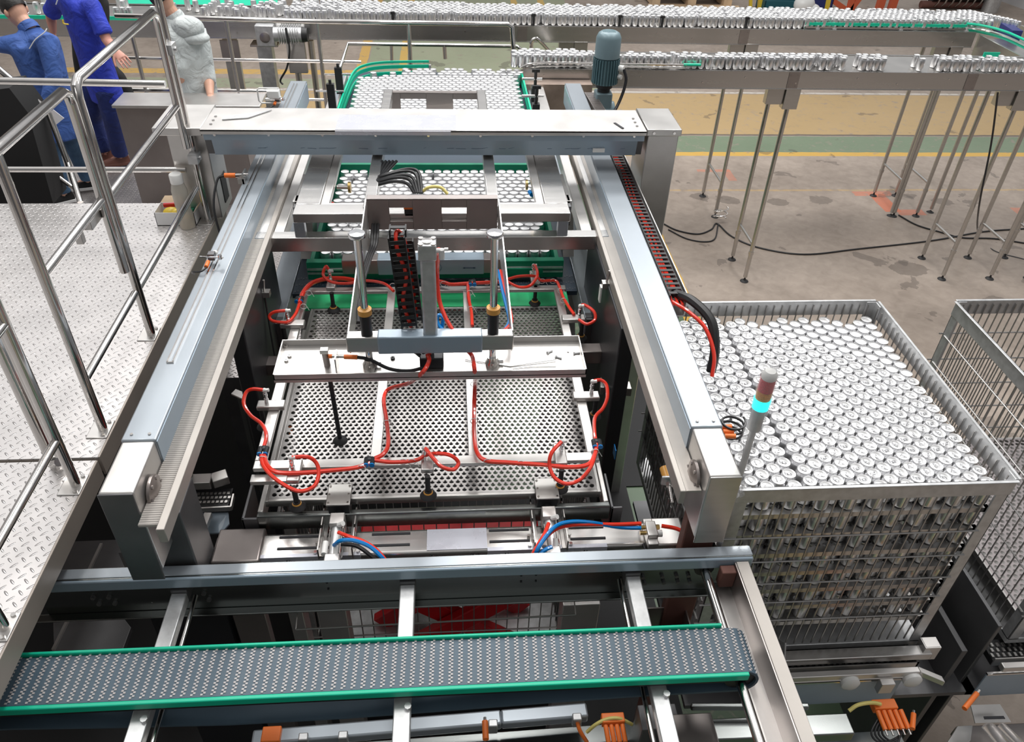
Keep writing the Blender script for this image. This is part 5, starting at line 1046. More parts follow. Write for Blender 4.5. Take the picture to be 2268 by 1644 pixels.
t = thing('hanging_wire', 'thin steel wire with a loop stretched below the cross beam', 'wire', tuple(pz(960, 1380, 1.0))); MB().cyl(pz(655, 1395, 1.0), pz(1275, 1362, 1.0), .004, 6).cyl(pz(655, 1395, 1.0), pz(655, 1395, 1.0)+Vector((0, .22, .06)), .003, 6).cyl(pz(1275, 1362, 1.0), pz(1275, 1362, 1.0)+Vector((0, .2, .06)), .003, 6).build('wire', STEEL, t)
t = thing('open_box', 'open rectangular steel box below the cross beam at right', 'box', tuple(pz(1480, 1380, .8))); c = pz(1482, 1375, .85)
MB().box(c.x-.09, c.x+.09, c.y-.07, c.y-.064, .62, .85).box(c.x-.09, c.x-.084, c.y-.07, c.y+.07, .62, .85).box(c.x+.084, c.x+.09, c.y-.07, c.y+.07, .62, .85).box(c.x-.09, c.x+.09, c.y+.064, c.y+.07, .62, .85).build('walls', BROWNST, t)
t = thing('lower_frame', 'grey tube of the lower machine frame below the belt, with small sensor boxes', 'frame', tuple(pz(800, 1620, .8)))
MB().bar(pz(560, 1640, .75), pz(1110, 1594, .75), .06, .05).bar(pz(1110, 1594, .75), pz(1300, 1578, .75), .06, .05).build('round_edge_tube', GREYFILM, t, .008)
MB().bar(pz(540, 1690, .6), pz(1420, 1625, .6), .08, .05).build('lower_beam', WEBST, t, .005); MB().bar(pz(1530, 1566, .7), pz(1790, 1566, .7), .02, .03).bar(pz(1540, 1625, .6), pz(1880, 1610, .6), .09, .06).build('right_beam', WEBST, t, .005)
for px in ((672, 1634), (760, 1630), (1092, 1604), (1278, 1590)):
    c = pz(*px, .79); MB().box(c.x-.018, c.x+.018, c.y-.015, c.y+.015, .74, .80).build('sensor_box', GALV, t, .004)
t = thing('column', 'square steel column in front of the belt at lower right', 'column', tuple(pz(1530, 1600, .6))); c = pz(1535, 1580, .95); MB().box(c.x-.09, c.x+.07, c.y-.12, c.y, F0, .95).build('column', BROWNST, t, .004)
t = thing('column', 'dark green steel column below the belt, right of the orange connectors', 'column', tuple(pz(1440, 1620, .6))); c = pz(1445, 1560, .9); MB().box(c.x-.06, c.x+.09, c.y-.1, c.y, F0, .9).build('column', DARKST, t, .004)
def connector_block(px, z, lab, n=4, up=False, sc_=1.0):
    c = pz(*px, z); t = thing('connector_block', lab, 'connector', tuple(c))
    MB().box(c.x-.045*sc_, c.x+.045*sc_, c.y-.01, c.y+.03*sc_, z-.02, z+.02).build('block', ORANGE, t, .004)
    for k in range(n):
        x = c.x+(-.032+.022*k)*sc_; o = MB().cyl((x, c.y-.01, z), (x+.003, c.y-.075*sc_, z-.012), .0095*sc_, 10); o.build('plug', ORANGE, t)
        MB().cyl((x+.003, c.y-.075*sc_, z-.012), (x+.004, c.y-.095*sc_, z-.016), .005, 8).build('plug_nut', POL, t)
    return c
connector_block((1358, 1600), .8, 'orange sensor connector block with four plugs below the belt')
connector_block((1960, 1570), .35, 'orange connector block with five plugs at lower right', 5, sc_=1.25)
c = pz(601, 1628, .85); t = thing('connector_block', 'plain orange-red connector box below the belt at left', 'connector', tuple(c)); MB().box(c.x-.035, c.x+.035, c.y-.03, c.y+.03, .83, .86).build('box', ORANGE, t, .004)
for (px, z, lab, dx) in (((1075, 1618), .9, 'single orange plug hanging below the belt', 0), ((2022, 1598), .35, 'single orange plug left hanging at lower right', .02), ((2150, 1553), .385, 'orange plug lying across the chain conveyor at lower right', .05)):
    c = pz(*px, z); t = thing('orange_plug', lab, 'connector', tuple(c)); MB().cyl(c+Vector((dx, .035, 0)), c-Vector((dx, .035, .0)), .012, 10).build('plug', ORANGE, t); MB().cyl(c+Vector((dx, .035, 0)), c+Vector((dx*1.4, .05, 0)), .006, 8).build('tip', POL, t)
hose('yellow_cable', [pz(1300, 1622, .75), pz(1320, 1605, .8), pz(1345, 1593, .82), pz(1372, 1592, .82), pz(1400, 1605, .78)], .007, YCAB, 'yellow cable looping over the orange connector block', 'cable')
hose('red_cable', [pz(1278, 1598, .78), pz(1285, 1620, .75), pz(1300, 1644, .7)], .008, ORANGE, 'orange-red cable hanging below the belt', 'cable')
hose('yellow_cable', [pz(1880, 1575, .4), pz(1900, 1562, .42), pz(1930, 1557, .40), pz(1950, 1560, .38)], .009, YCAB, 'yellow cable ending at the lower right connector block', 'cable')
for k in range(4): hose('black_cable', [pz(1945+6*k, 1592, .33), pz(1930+8*k, 1625, .3), pz(1950+9*k, 1645, .28), pz(1990, 1632+4*k, .3), pz(2010-5*k, 1600, .32)], .005, CABLE, ['outer', 'second', 'third', 'inner'][k]+' loop of the black wires tangled under the lower right connector block', 'cable', 'black wires at lower right')
# ------------------------------------------------------------------ chain conveyors under the cages
def chainconv(x0, x1, y0, z, lab, rollers=((1.86, 0), (2.17, 0)), tongue=True, base=F0):
    t = thing('chain_conveyor', lab, 'conveyor', ((x0+x1)/2, y0, z-.3))
    MB().box(x0, x1, y0-.012, y0+.02, z-.015, z+.022).build('guide_rail', SATIN, t, .004)
    MB().poly([(x1, y0-.012, z+.022), (x1, y0+.02, z+.022), (x1+.10, y0-.03, z+.01), (x1+.10, y0-.062, z+.01)], (0, 0, -.035)).build('rail_tip', SATIN, t, .003)
    MB().box(x0-.05, x1-.06, y0+.0, y0+.006, z-.25, z-.05).build('side_plate', FILM, t); MB().box(x0-.05, x1-.02, y0-.004, y0+.01, z-.055, z-.045).build('bright_edge', POL, t)
    for (x, _) in rollers: MB().lathe([(0, 0), (.045, 0), (.045, .02), (.03, .03), (0, .03)], (x, y0-.01, z-.03), 20, (0, -1, 0)).build('white_roller', WHITE, t)
    b = MB()
    for k in range(int((x1-x0)/.03)):
        for j in range(3): x = x0+.03*k+(j % 2)*.015; b.box(x, x+.012, y0+.07+.028*j, y0+.09+.028*j, z-.02, z-.012)
    b.build('chain_links', STEEL, t); MB().box(x0, x1+.02, y0+.055, y0+.17, z-.06, z-.024).build('chain_bed', BLACK, t); MB().box(x0, x1+.03, y0+.05, y0+.055, z-.06, z).box(x1+.02, x1+.03, y0+.05, y0+.17, z-.06, z).build('bed_edge', SATIN, t)
    return t
cc = chainconv(1.42, 2.20, 1.93, .37, 'chain conveyor with white rollers under the full cage')
MB().box(2.0, 2.07, 1.88, 1.915, .28, .36).build('switch_bracket', SATIN, cc, .004)
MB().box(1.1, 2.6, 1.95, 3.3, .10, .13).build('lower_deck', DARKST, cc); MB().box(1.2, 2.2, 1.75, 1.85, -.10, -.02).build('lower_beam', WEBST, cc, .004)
c2 = chainconv(2.62, 3.5, 1.93, .37, 'chain conveyor with a white roller under the empty cage', rollers=((2.88, 0),))
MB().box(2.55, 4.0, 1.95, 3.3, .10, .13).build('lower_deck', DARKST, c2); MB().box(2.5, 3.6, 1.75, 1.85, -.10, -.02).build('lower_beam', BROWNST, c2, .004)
for (x, lab) in ((2.44, 'dark vertical side panel between the two cages'),): tag(MB().box(x, x+.03, 2.0, 3.3, F0, .42).box(x+.10, x+.12, 2.0, 3.35, F0, .62).build('partition', DARKST, None, .003), lab, 'panel')
a = tag(MB().box(1.53, 2.28, 1.985, 2.04, .385, .43).build('cage_stop_bar', STEELX, None, .004), 'horizontal steel stop bar along the bottom of the full cage', 'bar')
a = tag(MB().prism([(1.90, .38), (2.06, .38), (2.06, .50), (2.0, .56)], 'x', 1.515, 1.523).build('guide_plate', GALV, None, .002), 'upright triangular guide plate at the lower left of the full cage', 'plate')
a = tag(MB().box(2.24, 2.32, 2.0, 2.06, .36, .46).box(2.245, 2.315, 2.005, 2.055, .46, .462).build('end_socket', SATIN, None, .004), 'small square steel socket at the lower right corner of the full cage', 'bracket')
c = pz(2165, 1600, .0); t = thing('sensor_bracket', 'slotted sensor bracket plate below the empty cage at the lower right', 'bracket', tuple(c)); MB().poly([pz(2150, 1562, .2), pz(2215, 1560, .2), pz(2240, 1600, .15), pz(2160, 1602, .15)], (0, 0, -.006)).build('plate', SATIN, t); MB().poly([pz(2178, 1588, .2), pz(2222, 1587, .2), pz(2226, 1593, .2), pz(2180, 1594, .2)], (0, 0, .004)).build('slot', MARKB, t)
MB().cyl(pz(2185, 1605, .1), pz(2225, 1650, .1), .03, 12).cyl(pz(2215, 1605, .1), pz(2262, 1650, .1), .02, 12).build('clear_tube', CLEAR, t)
t = thing('gusset', 'angled steel gusset plate with bolts at the bottom right', 'bracket', tuple(pz(2130, 1625, 0))); MB().poly([pz(2095, 1650, 0), pz(2120, 1608, 0), pz(2155, 1606, 0), pz(2150, 1640, 0), pz(2130, 1660, 0)], (0, 0, -.02)).build('plate', SATIN, t, .003)
# left pit chain conveyor
t = thing('chain_conveyor', 'short chain conveyor with a white guide rail in the dark pit on the left', 'conveyor', tuple(pz(440, 1100, .6)))
a, c = pz(372, 1070, .75), pz(470, 1066, .75); MB().bar(a, c, .07, .05).build('guide_rail', SATIN, t, .004); MB().bar(c, pz(505, 1055, .75), .07, .05).build('rail_tip', SATIN, t, .004); MB().box(pz(418, 1042, .80).x-.03, pz(418, 1042, .8).x+.02, c.y+.02, c.y+.026, .76, .83).build('reflector', SATIN, t)
a, c = pz(360, 1112, .68), pz(512, 1108, .68); MB().bar(a, c, .13, .04).build('chain_bed', BLACK, t)
b = MB()
for k in range(16):
    p = a.lerp(c, k/16); 
    for j in range(3): b.box(p.x+.01*(j % 2), p.x+.014+.01*(j % 2), p.y-.04+.03*j, p.y-.024+.03*j, .70, .706)
b.build('chain_links', STEEL, t); q0, q1 = pz(390, 1128, .69), pz(450, 1124, .69); MB().bar(q0, q1, .03, .012).build('green_wear_strip', GREENL, t)
q0, q1 = pz(400, 1132, .70), pz(512, 1126, .70); MB().bar(q0, q1, .008, .03).bar(q1, pz(518, 1098, .70), .008, .03).build('bed_edge', SATIN, t)
MB().poly([pz(415, 1135, .66), pz(505, 1128, .66), pz(508, 1160, .62), pz(490, 1180, .6), pz(435, 1182, .6)], (0, 0, -.01)).build('side_plate', FILM, t)
MB().bar(pz(462, 1140, .70), pz(438, 1200, .70), .035, .03).build('white_bar', SATIN, t)
tag(MB().poly([pz(512, 872, .9), pz(522, 862, .9), pz(548, 872, .9), pz(538, 884, .9)], (0, 0, -.01)).build('small_plate', SATIN), 'small tilted steel plate in the dark left of the front left cup', 'plate')
# stack light
c0 = pz(1655, 1000, 1.62); ly = 1.99; lx = pY(1690, 880, 1.99).x
t = thing('stack_light', 'stack light wrapped in bubble film, its lowest lens glowing cyan', 'stack light', (lx, ly, 1.55))
def lz(y): return pY(1690, y, ly).z
def LX(x, y): return pY(x, y, ly).x
zt_, zr_, za_, zc_, zg_, zh_ = lz(806), lz(838), lz(870), lz(882), lz(902), lz(948)
MB().cyl((lx, ly, 1.22), (lx, ly, zh_), .012, 14).build('pole', GALV, t); MB().box(.98, lx+.01, 2.03-.02, 2.03, 1.24, 1.30).box(lx-.012, lx+.012, ly, 2.03, 1.24, 1.30).build('mounting_bracket', STEEL, t)
MB().cyl((lx, ly, zh_), (lx, ly, zg_-.001), .0245, 22).build('base_housing', GALV, t)
MB().cyl((lx, ly, zg_), (lx, ly, zc_), .0285, 24).build('cyan_lens', LCYAN, t); MB().cyl((lx, ly, zc_+.001), (lx, ly, za_+.012), .0265, 24).build('amber_lens', LAMB, t); MB().cyl((lx, ly, za_+.013), (lx, ly, zr_), .0265, 24).build('red_lens', LRED, t)
MB().lathe([(.026, 0), (.026, .018), (.018, .030), (0, .033)], (lx, ly, zr_+.001), 24).build('white_cap', WHITE, t)
MB().tube([(lx, ly, 1.60), (lx+.003, ly, 1.68), (lx, ly, zh_-.05), (lx-.002, ly, zh_), (lx, ly, zc_), (lx, ly, zr_), (lx, ly, zr_+.035), (lx+.008, ly, zt_+.01)], [.020, .026, .030, .032, .0315, .031, .029, .012], 20).build('bubble_wrap', BUB, t)
c = pz(1620, 955, 1.70)
t = thing('cable_coil', 'coiled black cable with orange plugs hanging on the right rail housing', 'cable', tuple(c))
MB().tube([c+Vector((.045*math.cos(a)*(1+.04*math.sin(a*3)), .045*math.sin(a), .004*a-.02)) for a in [k*.35 for k in range(56)]], .005, 6).build('cable', CABLE, t)
MB().box(.985, c.x-.03, c.y-.006, c.y+.006, c.z-.03, c.z-.02).build('hook', STEEL, t)
for k in range(3): MB().cyl(c+Vector((-.05, -.01-.025*k, .03)), c+Vector((-.01, -.012-.028*k, .035)), .010, 10).build('plug', ORANGE, t)
tag(MB().tube(smooth([pz(1640, 1080, 1.56)+Vector((0, -.01, .012*k)) + Vector((.012*math.sin(k*2.1), 0, 0)) for k in range(-3, 4)]), .010, 6).build('torn_film', BUB), 'crumpled scrap of clear film tied at the corner of the full cage', 'film')
# ================================================================== WALKWAY PLATFORM
t = thing('walkway_platform', 'raised diamond-plate walkway on the left with bright tread pattern', 'platform', (-2.5, 3.5, F0))
MB().box(-4.6, -1.448, 2.385, 4.68, 1.492, 1.50).build('tread_plate', DIAM, t)
MB().box(-1.452, -1.442, 2.385, 4.68, 1.40, 1.501).box(-4.6, -1.45, 4.672, 4.68, 1.40, 1.492).box(-4.6, -1.45, 2.385, 2.393, 1.42, 1.492).build('skirt', SKIRTM, t, .003)
for y in (3.0, 4.3): MB().box(-1.60, -1.52, y, y+.08, F0, 1.49).build('support_post', DARKST, t)
t = thing('walkway_platform', 'nearer diamond-plate walkway section at the left edge, beyond the seam', 'platform', (-2.5, 1.5, F0))
MB().box(-4.6, -1.452, .2, 2.372, 1.487, 1.495).build('tread_plate', DIAM, t)
MB().box(-1.456, -1.446, .2, 2.372, 1.395, 1.496).build('skirt', SKIRTM, t, .003)
MB().box(-1.60, -1.52, 1.0, 1.08, F0, 1.487).build('support_post', DARKST, t)
t = thing('step_platform', 'lower diamond-plate platform behind the walkway where the workers stand', 'platform', (-2.6, 6.2, F0))
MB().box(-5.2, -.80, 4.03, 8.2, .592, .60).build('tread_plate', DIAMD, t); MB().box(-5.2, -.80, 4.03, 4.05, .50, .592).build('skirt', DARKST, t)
for (x, y) in ((-4.8, 4.3), (-4.8, 7.8), (-1.3, 4.3), (-1.3, 7.8)): MB().box(x, x+.08, y, y+.08, F0, .592).build('support_post', DARKST, t)
RX = -1.48
def foot(t, x, y, z=1.50):
    MB().box(x-.055, x+.03, y-.055, y+.055, z, z+.006).build('base_plate', SATIN, t, .004); b = MB(); bolt(b, (x+.012, y-.042, z+.006), (0,0,1), .009, .007); bolt(b, (x+.012, y+.042, z+.006), (0,0,1), .009, .007); b.build('bolts', POL, t)
def post(t, x, y, z0, z1, r=.0195): MB().cyl((x, y, z0), (x, y, z1), r, 18).build('post', POL, t)
# far bay: Y 3.22 .. 4.43
t = thing('handrail', 'stainless handrail bay running back along the edge of the walkway to the left gantry column', 'railing', (RX, 3.8, 1.5))
MB().tube(smooth([(RX, 3.24, 1.506), (RX, 3.24, 2.2), (RX, 3.24, 2.60)], 2)[:-1] + [(RX, 3.24, 2.66), (RX, 3.25, 2.70), (RX, 3.285, 2.72), (RX, 4.30, 2.72), (RX, 4.335, 2.70), (RX, 4.345, 2.66), (RX, 4.345, 2.0)], .0205, 18).build('top_rail_and_post', POL, t)
post(t, RX, 4.43, 1.506, 3.2); foot(t, RX, 3.24); foot(t, RX, 4.43)
MB().cyl((RX, 3.24, 2.235), (RX, 4.345, 2.235), .017, 14).build('middle_rail', POL, t); MB().cyl((RX, 3.24, 1.76), (RX, 4.345, 1.76), .017, 14).build('lower_rail', POL, t)
b = MB()
for z in (2.50, 1.90): b.box(RX-.012, RX+.04, 4.35, 4.43, z, z+.05); bolt(b, (RX+.04, 4.39, z+.025), (1, 0, 0), .012, .012)
b.build('hinge_clamps', GALV, t)
b = MB().box(RX-.07, RX-.02, 3.05, 3.17, 2.17, 2.21).box(RX-.09, RX-.06, 3.02, 3.05, 2.12, 2.17); b.build('gate_latch', SATIN, t, .003)
# middle bay: Y 2.55 .. 3.19
t = thing('handrail', 'stainless handrail bay in the middle of the walkway edge, behind the nearest bay', 'railing', (RX, 2.8, 1.5))
MB().tube([(RX, 3.17, 1.9), (RX, 3.17, 2.66), (RX, 3.16, 2.70), (RX, 3.125, 2.72), (RX, 2.2, 2.72), (RX, 2.0, 2.72)], .0205, 18).build('top_rail_and_post', POL, t)
post(t, RX, 2.55, 1.506, 2.72); foot(t, RX, 2.55); MB().cyl((RX, 2.55, 2.255), (RX, 3.17, 2.255), .017, 14).build('middle_rail', POL, t); MB().cyl((RX, 2.55, 1.765), (RX, 3.20, 1.765), .017, 14).build('lower_rail', POL, t)
# near bay
t = thing('handrail', 'nearest stainless handrail bay at the left edge of the photo', 'railing', (RX, 1.9, 1.5))
post(t, RX, 2.235, 1.50, 2.72); foot(t, RX, 2.235, 1.495); post(t, RX, 1.60, 1.50, 2.72); foot(t, RX, 1.60, 1.495)
MB().cyl((RX, 1.60, 2.26), (RX, 2.235, 2.26), .017, 14).build('middle_rail', POL, t); MB().cyl((RX, 1.60, 1.735), (RX, 2.235, 1.735), .017, 14).build('lower_rail', POL, t)
MB().tube(smooth([(-1.60, 2.34, 2.6), (-1.60, 2.34, 1.58), (-1.585, 2.335, 1.54), (-1.56, 2.32, 1.545)], 3), .021, 16).build('hooked_post', POL, t)
MB().cyl((-1.535, 2.30, 1.6), (-1.535, 2.30, 2.7), .018, 14).build('post', POL, t)
# cross rails in X at the far side of the walkway
t = thing('handrail', 'pair of horizontal stainless rails crossing the far side of the walkway', 'railing', (-2.4, 4.43, 1.5))
a, c = pY(-60, 178, 4.43), pY(366, 186, 4.43); MB().cyl(a, c, .0195, 16).build('upper_rail', POL, t)
a, c = pY(0, 375, 4.43), pY(412, 376, 4.43); MB().cyl((a.x-.3, 4.43, a.z), c, .0165, 16).build('lower_rail', POL, t)
post(t, a.x-.3, 4.43, 1.5, 2.3)
# stair rail in the back left
t = thing('stair_railing', 'sloping pipe handrail of the steps behind the walkway', 'railing', (-2.6, 5.5, .6))
def P5(px, y=5.4): return pY(px[0], px[1], y)
MB().tube([P5((-40, 120)), P5((0, 155)), P5((98, 238)), P5((108, 252)), P5((150, 360)), P5((178, 448), 5.2)], .02, 14).build('top_rail_and_post', POL, t)
MB().cyl(P5((0, 300)), P5((168, 420)), .016, 12).build('lower_rail', POL, t)
# control cabinet
t = thing('control_cabinet', 'brown steel control cabinet with a bright top edge behind the handrail', 'cabinet', (-2.2, 6.6, .6))
a, c, d, e = pY(255, 240, 6.5), pY(505, 240, 6.5), pY(505, 452, 6.5), pY(310, 452, 6.5)
MB().box(a.x, -1.72, 6.5, 6.75, .60, 1.46).build('body', BROWNST, t, .006); MB().box(a.x-.012, -1.55, 6.47, 6.78, 1.46, 1.485).build('top_plate', SATIN, t, .004)
c1 = pY(430, 232, 5.8)
# black covered equipment
t = thing('covered_machine', 'tall black cabinet at the far left behind the walkway rail', 'cabinet', (-3.6, 5.2, .6))
p = [pY(-60, 205, 5.2), pY(20, 195, 5.2), pY(62, 250, 5.2), pY(118, 452, 5.2), pY(-60, 470, 5.2)]
MB().poly([(v.x, v.y, v.z) for v in p], (0, .25, 0)).build('cover', CLK, t)
# bottle and box on the walkway
c = pz(432, 500, 1.50); t = thing('bottle', 'cloudy plastic bottle with a white cap and yellow liquid, standing by the corner handrail post', 'bottle', tuple(c))
c = Vector((-1.585, 4.36, 1.50)); OFF[t.name] = c; t.location = c
MB().lathe([(0, 0), (.042, 0), (.045, .01), (.046, .09), (.040, .12), (.044, .15), (.045, .24), (.034, .285), (.033, .30), (0, .30)], c, 24).build('bottle_body', TRANSB, t)
MB().lathe([(0, .004), (.041, .004), (.044, .012), (.044, .075), (0, .075)], c, 24).build('liquid', LIQ, t); MB().lathe([(.036, .285), (.037, .29), (.037, .335), (.033, .34), (0, .34)], c, 24).build('white_cap', WHITE, t)
t = thing('cardboard_box', 'open white carton of snacks standing on the walkway by the bottle', 'box', (-1.66, 4.22, 1.5))
bc = pz(392, 500, 1.50); x0, y0 = bc.x-.115, bc.y
for o_ in (t,): OFF[o_.name] = Vector((bc.x, bc.y+.06, 1.5)); o_.location = OFF[o_.name]
x1, y1 = bc.x+.115, bc.y+.14
MB().box(x0, x1, y0, y0+.003, 1.5, 1.585).box(x0, x1, y1-.003, y1, 1.5, 1.585).box(x0, x0+.003, y0, y1, 1.5, 1.585).box(x1-.003, x1, y0, y1, 1.5, 1.585).box(x0, x1, y0, y1, 1.5, 1.504).build('carton', CARD, t)
MB().poly([(x1, y0, 1.585), (x1+.03, y0+.01, 1.62), (x1+.03, y1-.01, 1.62), (x1, y1, 1.585)], (.002, 0, 0)).poly([(x0, y1, 1.585), (x0+.02, y1+.04, 1.61), (x1-.02, y1+.04, 1.61), (x1, y1, 1.585)], (0, .002, 0)).build('flaps', WOOD, t)
tag(MB().ball((x0+.08, y0+.06, 1.555), .05, .04, .035).ball((x0+.11, y0+.05, 1.56), .03, .03, .025).build('snack_bag', YEL), 'yellow snack bag in the white carton', 'bag')
tag(MB().bar((x0+.03, y0+.10, 1.585), (x1-.03, y0+.115, 1.59), .018, .02).build('snack_packet', REDP), 'red and white packet lying across the white carton', 'packet')
tag(MB().box(x0+.15, x1-.02, y0+.03, y0+.09, 1.52, 1.575).build('snack_packet', GREEND), 'green packet at the right of the white carton', 'packet')

# ================================================================== PEOPLE
def skin_mesh(name, joints, edges, m, parent, sub=2, root=0):
    """one continuous surface grown over a joint graph: joints {key:(pos, rx, ry)}"""
    bm = bmesh.new(); lay = bm.verts.layers.skin.verify(); V = {}; off = OFF.get(parent.name, Vector((0, 0, 0))) if parent else Vector((0, 0, 0))
    for i, (k, (p, rx, ry)) in enumerate(joints.items()):
        v = bm.verts.new(Vector(p)-off); v[lay].radius = (rx, ry); v[lay].use_root = (k == root); V[k] = v
    for a, b in edges: bm.edges.new((V[a], V[b]))
    me = bpy.data.meshes.new(name); bm.to_mesh(me); bm.free(); me.materials.append(m)
    o = bpy.data.objects.new(name, me); scene.collection.objects.link(o)
    if parent: o.parent = parent
    OFF[o.name] = off
    s = o.modifiers.new('skin', 'SKIN'); s.use_smooth_shade = True; u = o.modifiers.new('sub', 'SUBSURF'); u.levels = sub; u.render_levels = sub
    return o
def chain(keys): return [(keys[i], keys[i+1]) for i in range(len(keys)-1)]
def hand_joints(J, E, pre, wrist, dirn, palmn, curl=.35, s=1.0, root=None):
    d = Vector(dirn).normalized(); n = Vector(palmn); n = (n-d*n.dot(d)).normalized(); side = d.cross(n)
    w = Vector(wrist); J[pre+'p0'] = (w+d*.03*s, .024*s, .014*s); J[pre+'p1'] = (w+d*.065*s, .032*s, .013*s); E.append((root, pre+'p0')); E.append((pre+'p0', pre+'p1'))
    for k, (o, l) in enumerate(((-.026, .062), (-.009, .075), (.009, .070), (.026, .055))):
        p = w+d*.088*s+side*o*s; c = d.copy(); prev = pre+'p1'
        for q in range(3):
            key = f'{pre}f{k}{q}'; J[key] = (p, .0088*s-.0008*q, .0088*s-.0008*q); E.append((prev, key)); prev = key
            c = (c+n*curl).normalized(); p = p+c*l*s*.42
        J[f'{pre}f{k}3'] = (p, .006*s, .006*s); E.append((prev, f'{pre}f{k}3'))
    p = w+d*.035*s-side*.03*s; c = (d*.7-side*.7+n*.2).normalized(); prev = pre+'p0'
    for q in range(3): key = f'{pre}t{q}'; J[key] = (p, .010*s-.001*q, .010*s-.001*q); E.append((prev, key)); prev = key; p = p+c*.03*s; c = (c+d*.25+n*.1).normalized()
def fuse(o, vox, it=4):
    r = o.modifiers.new('fuse', 'REMESH'); r.mode = 'VOXEL'; r.voxel_size = vox; r.use_smooth_shade = True
    s = o.modifiers.new('soften', 'SMOOTH'); s.iterations = it; s.factor = .5; return o
def person(label, J, arms, group=None, skin=None, top=None, sleeve=1.0, trouser=None, trr=1.0, shoes=None, sole=None, head=True, loc=None, W=1.0, hem=.10):
    """one remeshed continuous body; jacket and trousers are fused surfaces that follow it"""
    t = thing('person', label, 'person', loc or tuple(J['pelvis']-Vector((0, 0, J['pelvis'].z-.6))))
    face = Vector(J['face']).normalized(); flat = Vector((face.x, face.y, 0)).normalized(); sd = flat.cross(Vector((0, 0, 1))).normalized()
    def torso(b, g, lo=0):
        pel, wai, che, nek = J['pelvis'], J['waist'], J['chest'], J['neck']
        ax = (nek-pel).normalized(); fr = sd.cross(ax).normalized()*-1; s_ = sd
        pts = [(pel-ax*(.10+lo), .158, .118), (pel, .165, .120), (wai, .150, .112), (che-ax*.04, .172, .125), (che+ax*.08, .180, .118), (nek-ax*.075, .150, .088), (nek-ax*.035, .085, .065), (nek+ax*.01, .056, .054)]
        b.loft([(c, s_*(w*W+g), fr*(d+g)) for c, w, d in pts], 20)
    # body
    b = MB(); torso(b, -.012); nk = J['neck']
    if head:
        h = J['head']; up = (h-nk).normalized(); f2 = (face-up*face.dot(up)).normalized(); s2 = f2.cross(up)
        b.tube([nk-up*.03, h-up*.02], [.056, .052], 14)
        b.loft([(h+f2*.035-up*.115, s2*.030, f2*.030), (h+f2*.022-up*.085, s2*.052, f2*.062), (h+f2*.012-up*.03, s2*.069, f2*.082), (h+up*.03, s2*.077, f2*.094), (h-f2*.004+up*.075, s2*.070, f2*.086), (h-f2*.006+up*.108, s2*.045, f2*.055), (h-f2*.006+up*.12, s2*.012, f2*.014)], 20)
    for s in ('L', 'R'):
        sh, el, wr = J['sh'+s], J['el'+s], J['wr'+s]
        b.tube([sh.lerp(J['chest'], .25), sh, sh.lerp(el, .5), el, el.lerp(wr, .3), wr], [.058, .055, .047, .041, .042, .027], 14)
        d = (wr-el).normalized(); n = Vector(J.get('palm'+s, face)); n = (n-d*n.dot(d)).normalized(); side = d.cross(n); cu = J.get('curl'+s, .35)
        b.loft([(wr, side*.026, n*.020), (wr+d*.03, side*.034, n*.017), (wr+d*.07, side*.042, n*.016), (wr+d*.095, side*.040, n*.013)], 12)
        for (o, l) in ((-.036, .068), (-.012, .080), (.012, .075), (.036, .060)):
            p = wr+d*.085+side*o; c = d.copy(); P_ = [p]
            for q in range(3): c = (c+n*cu+side*o*1.5*(q == 0)).normalized(); p = p+c*l*.42; P_.append(p)
            b.tube(P_, [.0092, .0086, .0080, .0068], 8)
        p = wr+d*.03-side*.028; c = (d*.7-side*.75+n*.25).normalized(); b.tube([p, p+c*.035, p+c*.06+d*.012+n*.006, p+c*.075+d*.03+n*.012], [.014, .012, .0105, .008], 8)
        hp, kn, an = J['hip'+s], J['kn'+s], J['an'+s]
        b.tube([hp.lerp(J['pelvis'], .3), hp.lerp(kn, .15), hp.lerp(kn, .55), kn, kn.lerp(an, .3), an], [.085, .086, .070, .053, .056, .036], 14); b.tube([an, an+Vector(J.get('toe'+s, flat)).normalized()*.10-Vector((0, 0, .045))], [.036, .028], 10)
    fuse(b.build('body', skin or SKIN, t), .0052, 3)
    if top:
        b = MB(); torso(b, .016, hem)
        for s in ('L', 'R'):
            sh, el, wr = J['sh'+s], J['el'+s], J['wr'+s]; base = [J['chest'].lerp(sh, .45)+Vector((0, 0, .03)), sh, sh.lerp(el, .5)]; rr = [.085, .078, .070]
            if sleeve >= 1: base += [el, el.lerp(wr, .5), el.lerp(wr, .95)]; rr += [.062, .054, .042]
            elif sleeve > .5: base += [el, el.lerp(wr, .22)]; rr += [.066, .060]
            else: base += [sh.lerp(el, .85)]; rr += [.078]
            b.tube(base, rr, 14)
        fuse(b.build('jacket', top, t), .016, 5)
        nu = (J['head']-nk).normalized(); MB().lathe([(.074, -.03), (.076, .005), (.068, .035), (.062, .03), (.062, -.01)], nk, 20, nu).build('collar', top, t)
    if trouser:
        b = MB(); pel = J['pelvis']; b.loft([(pel+Vector((0, 0, .10)), sd*.150*W, flat*.112), (pel, sd*.168*W, flat*.128), (pel-Vector((0, 0, .12)), sd*.165*W, flat*.125)], 18)
        for s in ('L', 'R'):
            hp, kn, an = J['hip'+s], J['kn'+s], J['an'+s]
            b.tube([hp.lerp(pel, .3), hp.lerp(kn, .2), hp.lerp(kn, .6), kn, kn.lerp(an, .5), an.lerp(kn, .04)], [.105, .105*trr, .092*trr, .078*trr, .074*trr, .068*trr], 14)
        fuse(b.build('trousers', trouser, t), .016, 4)
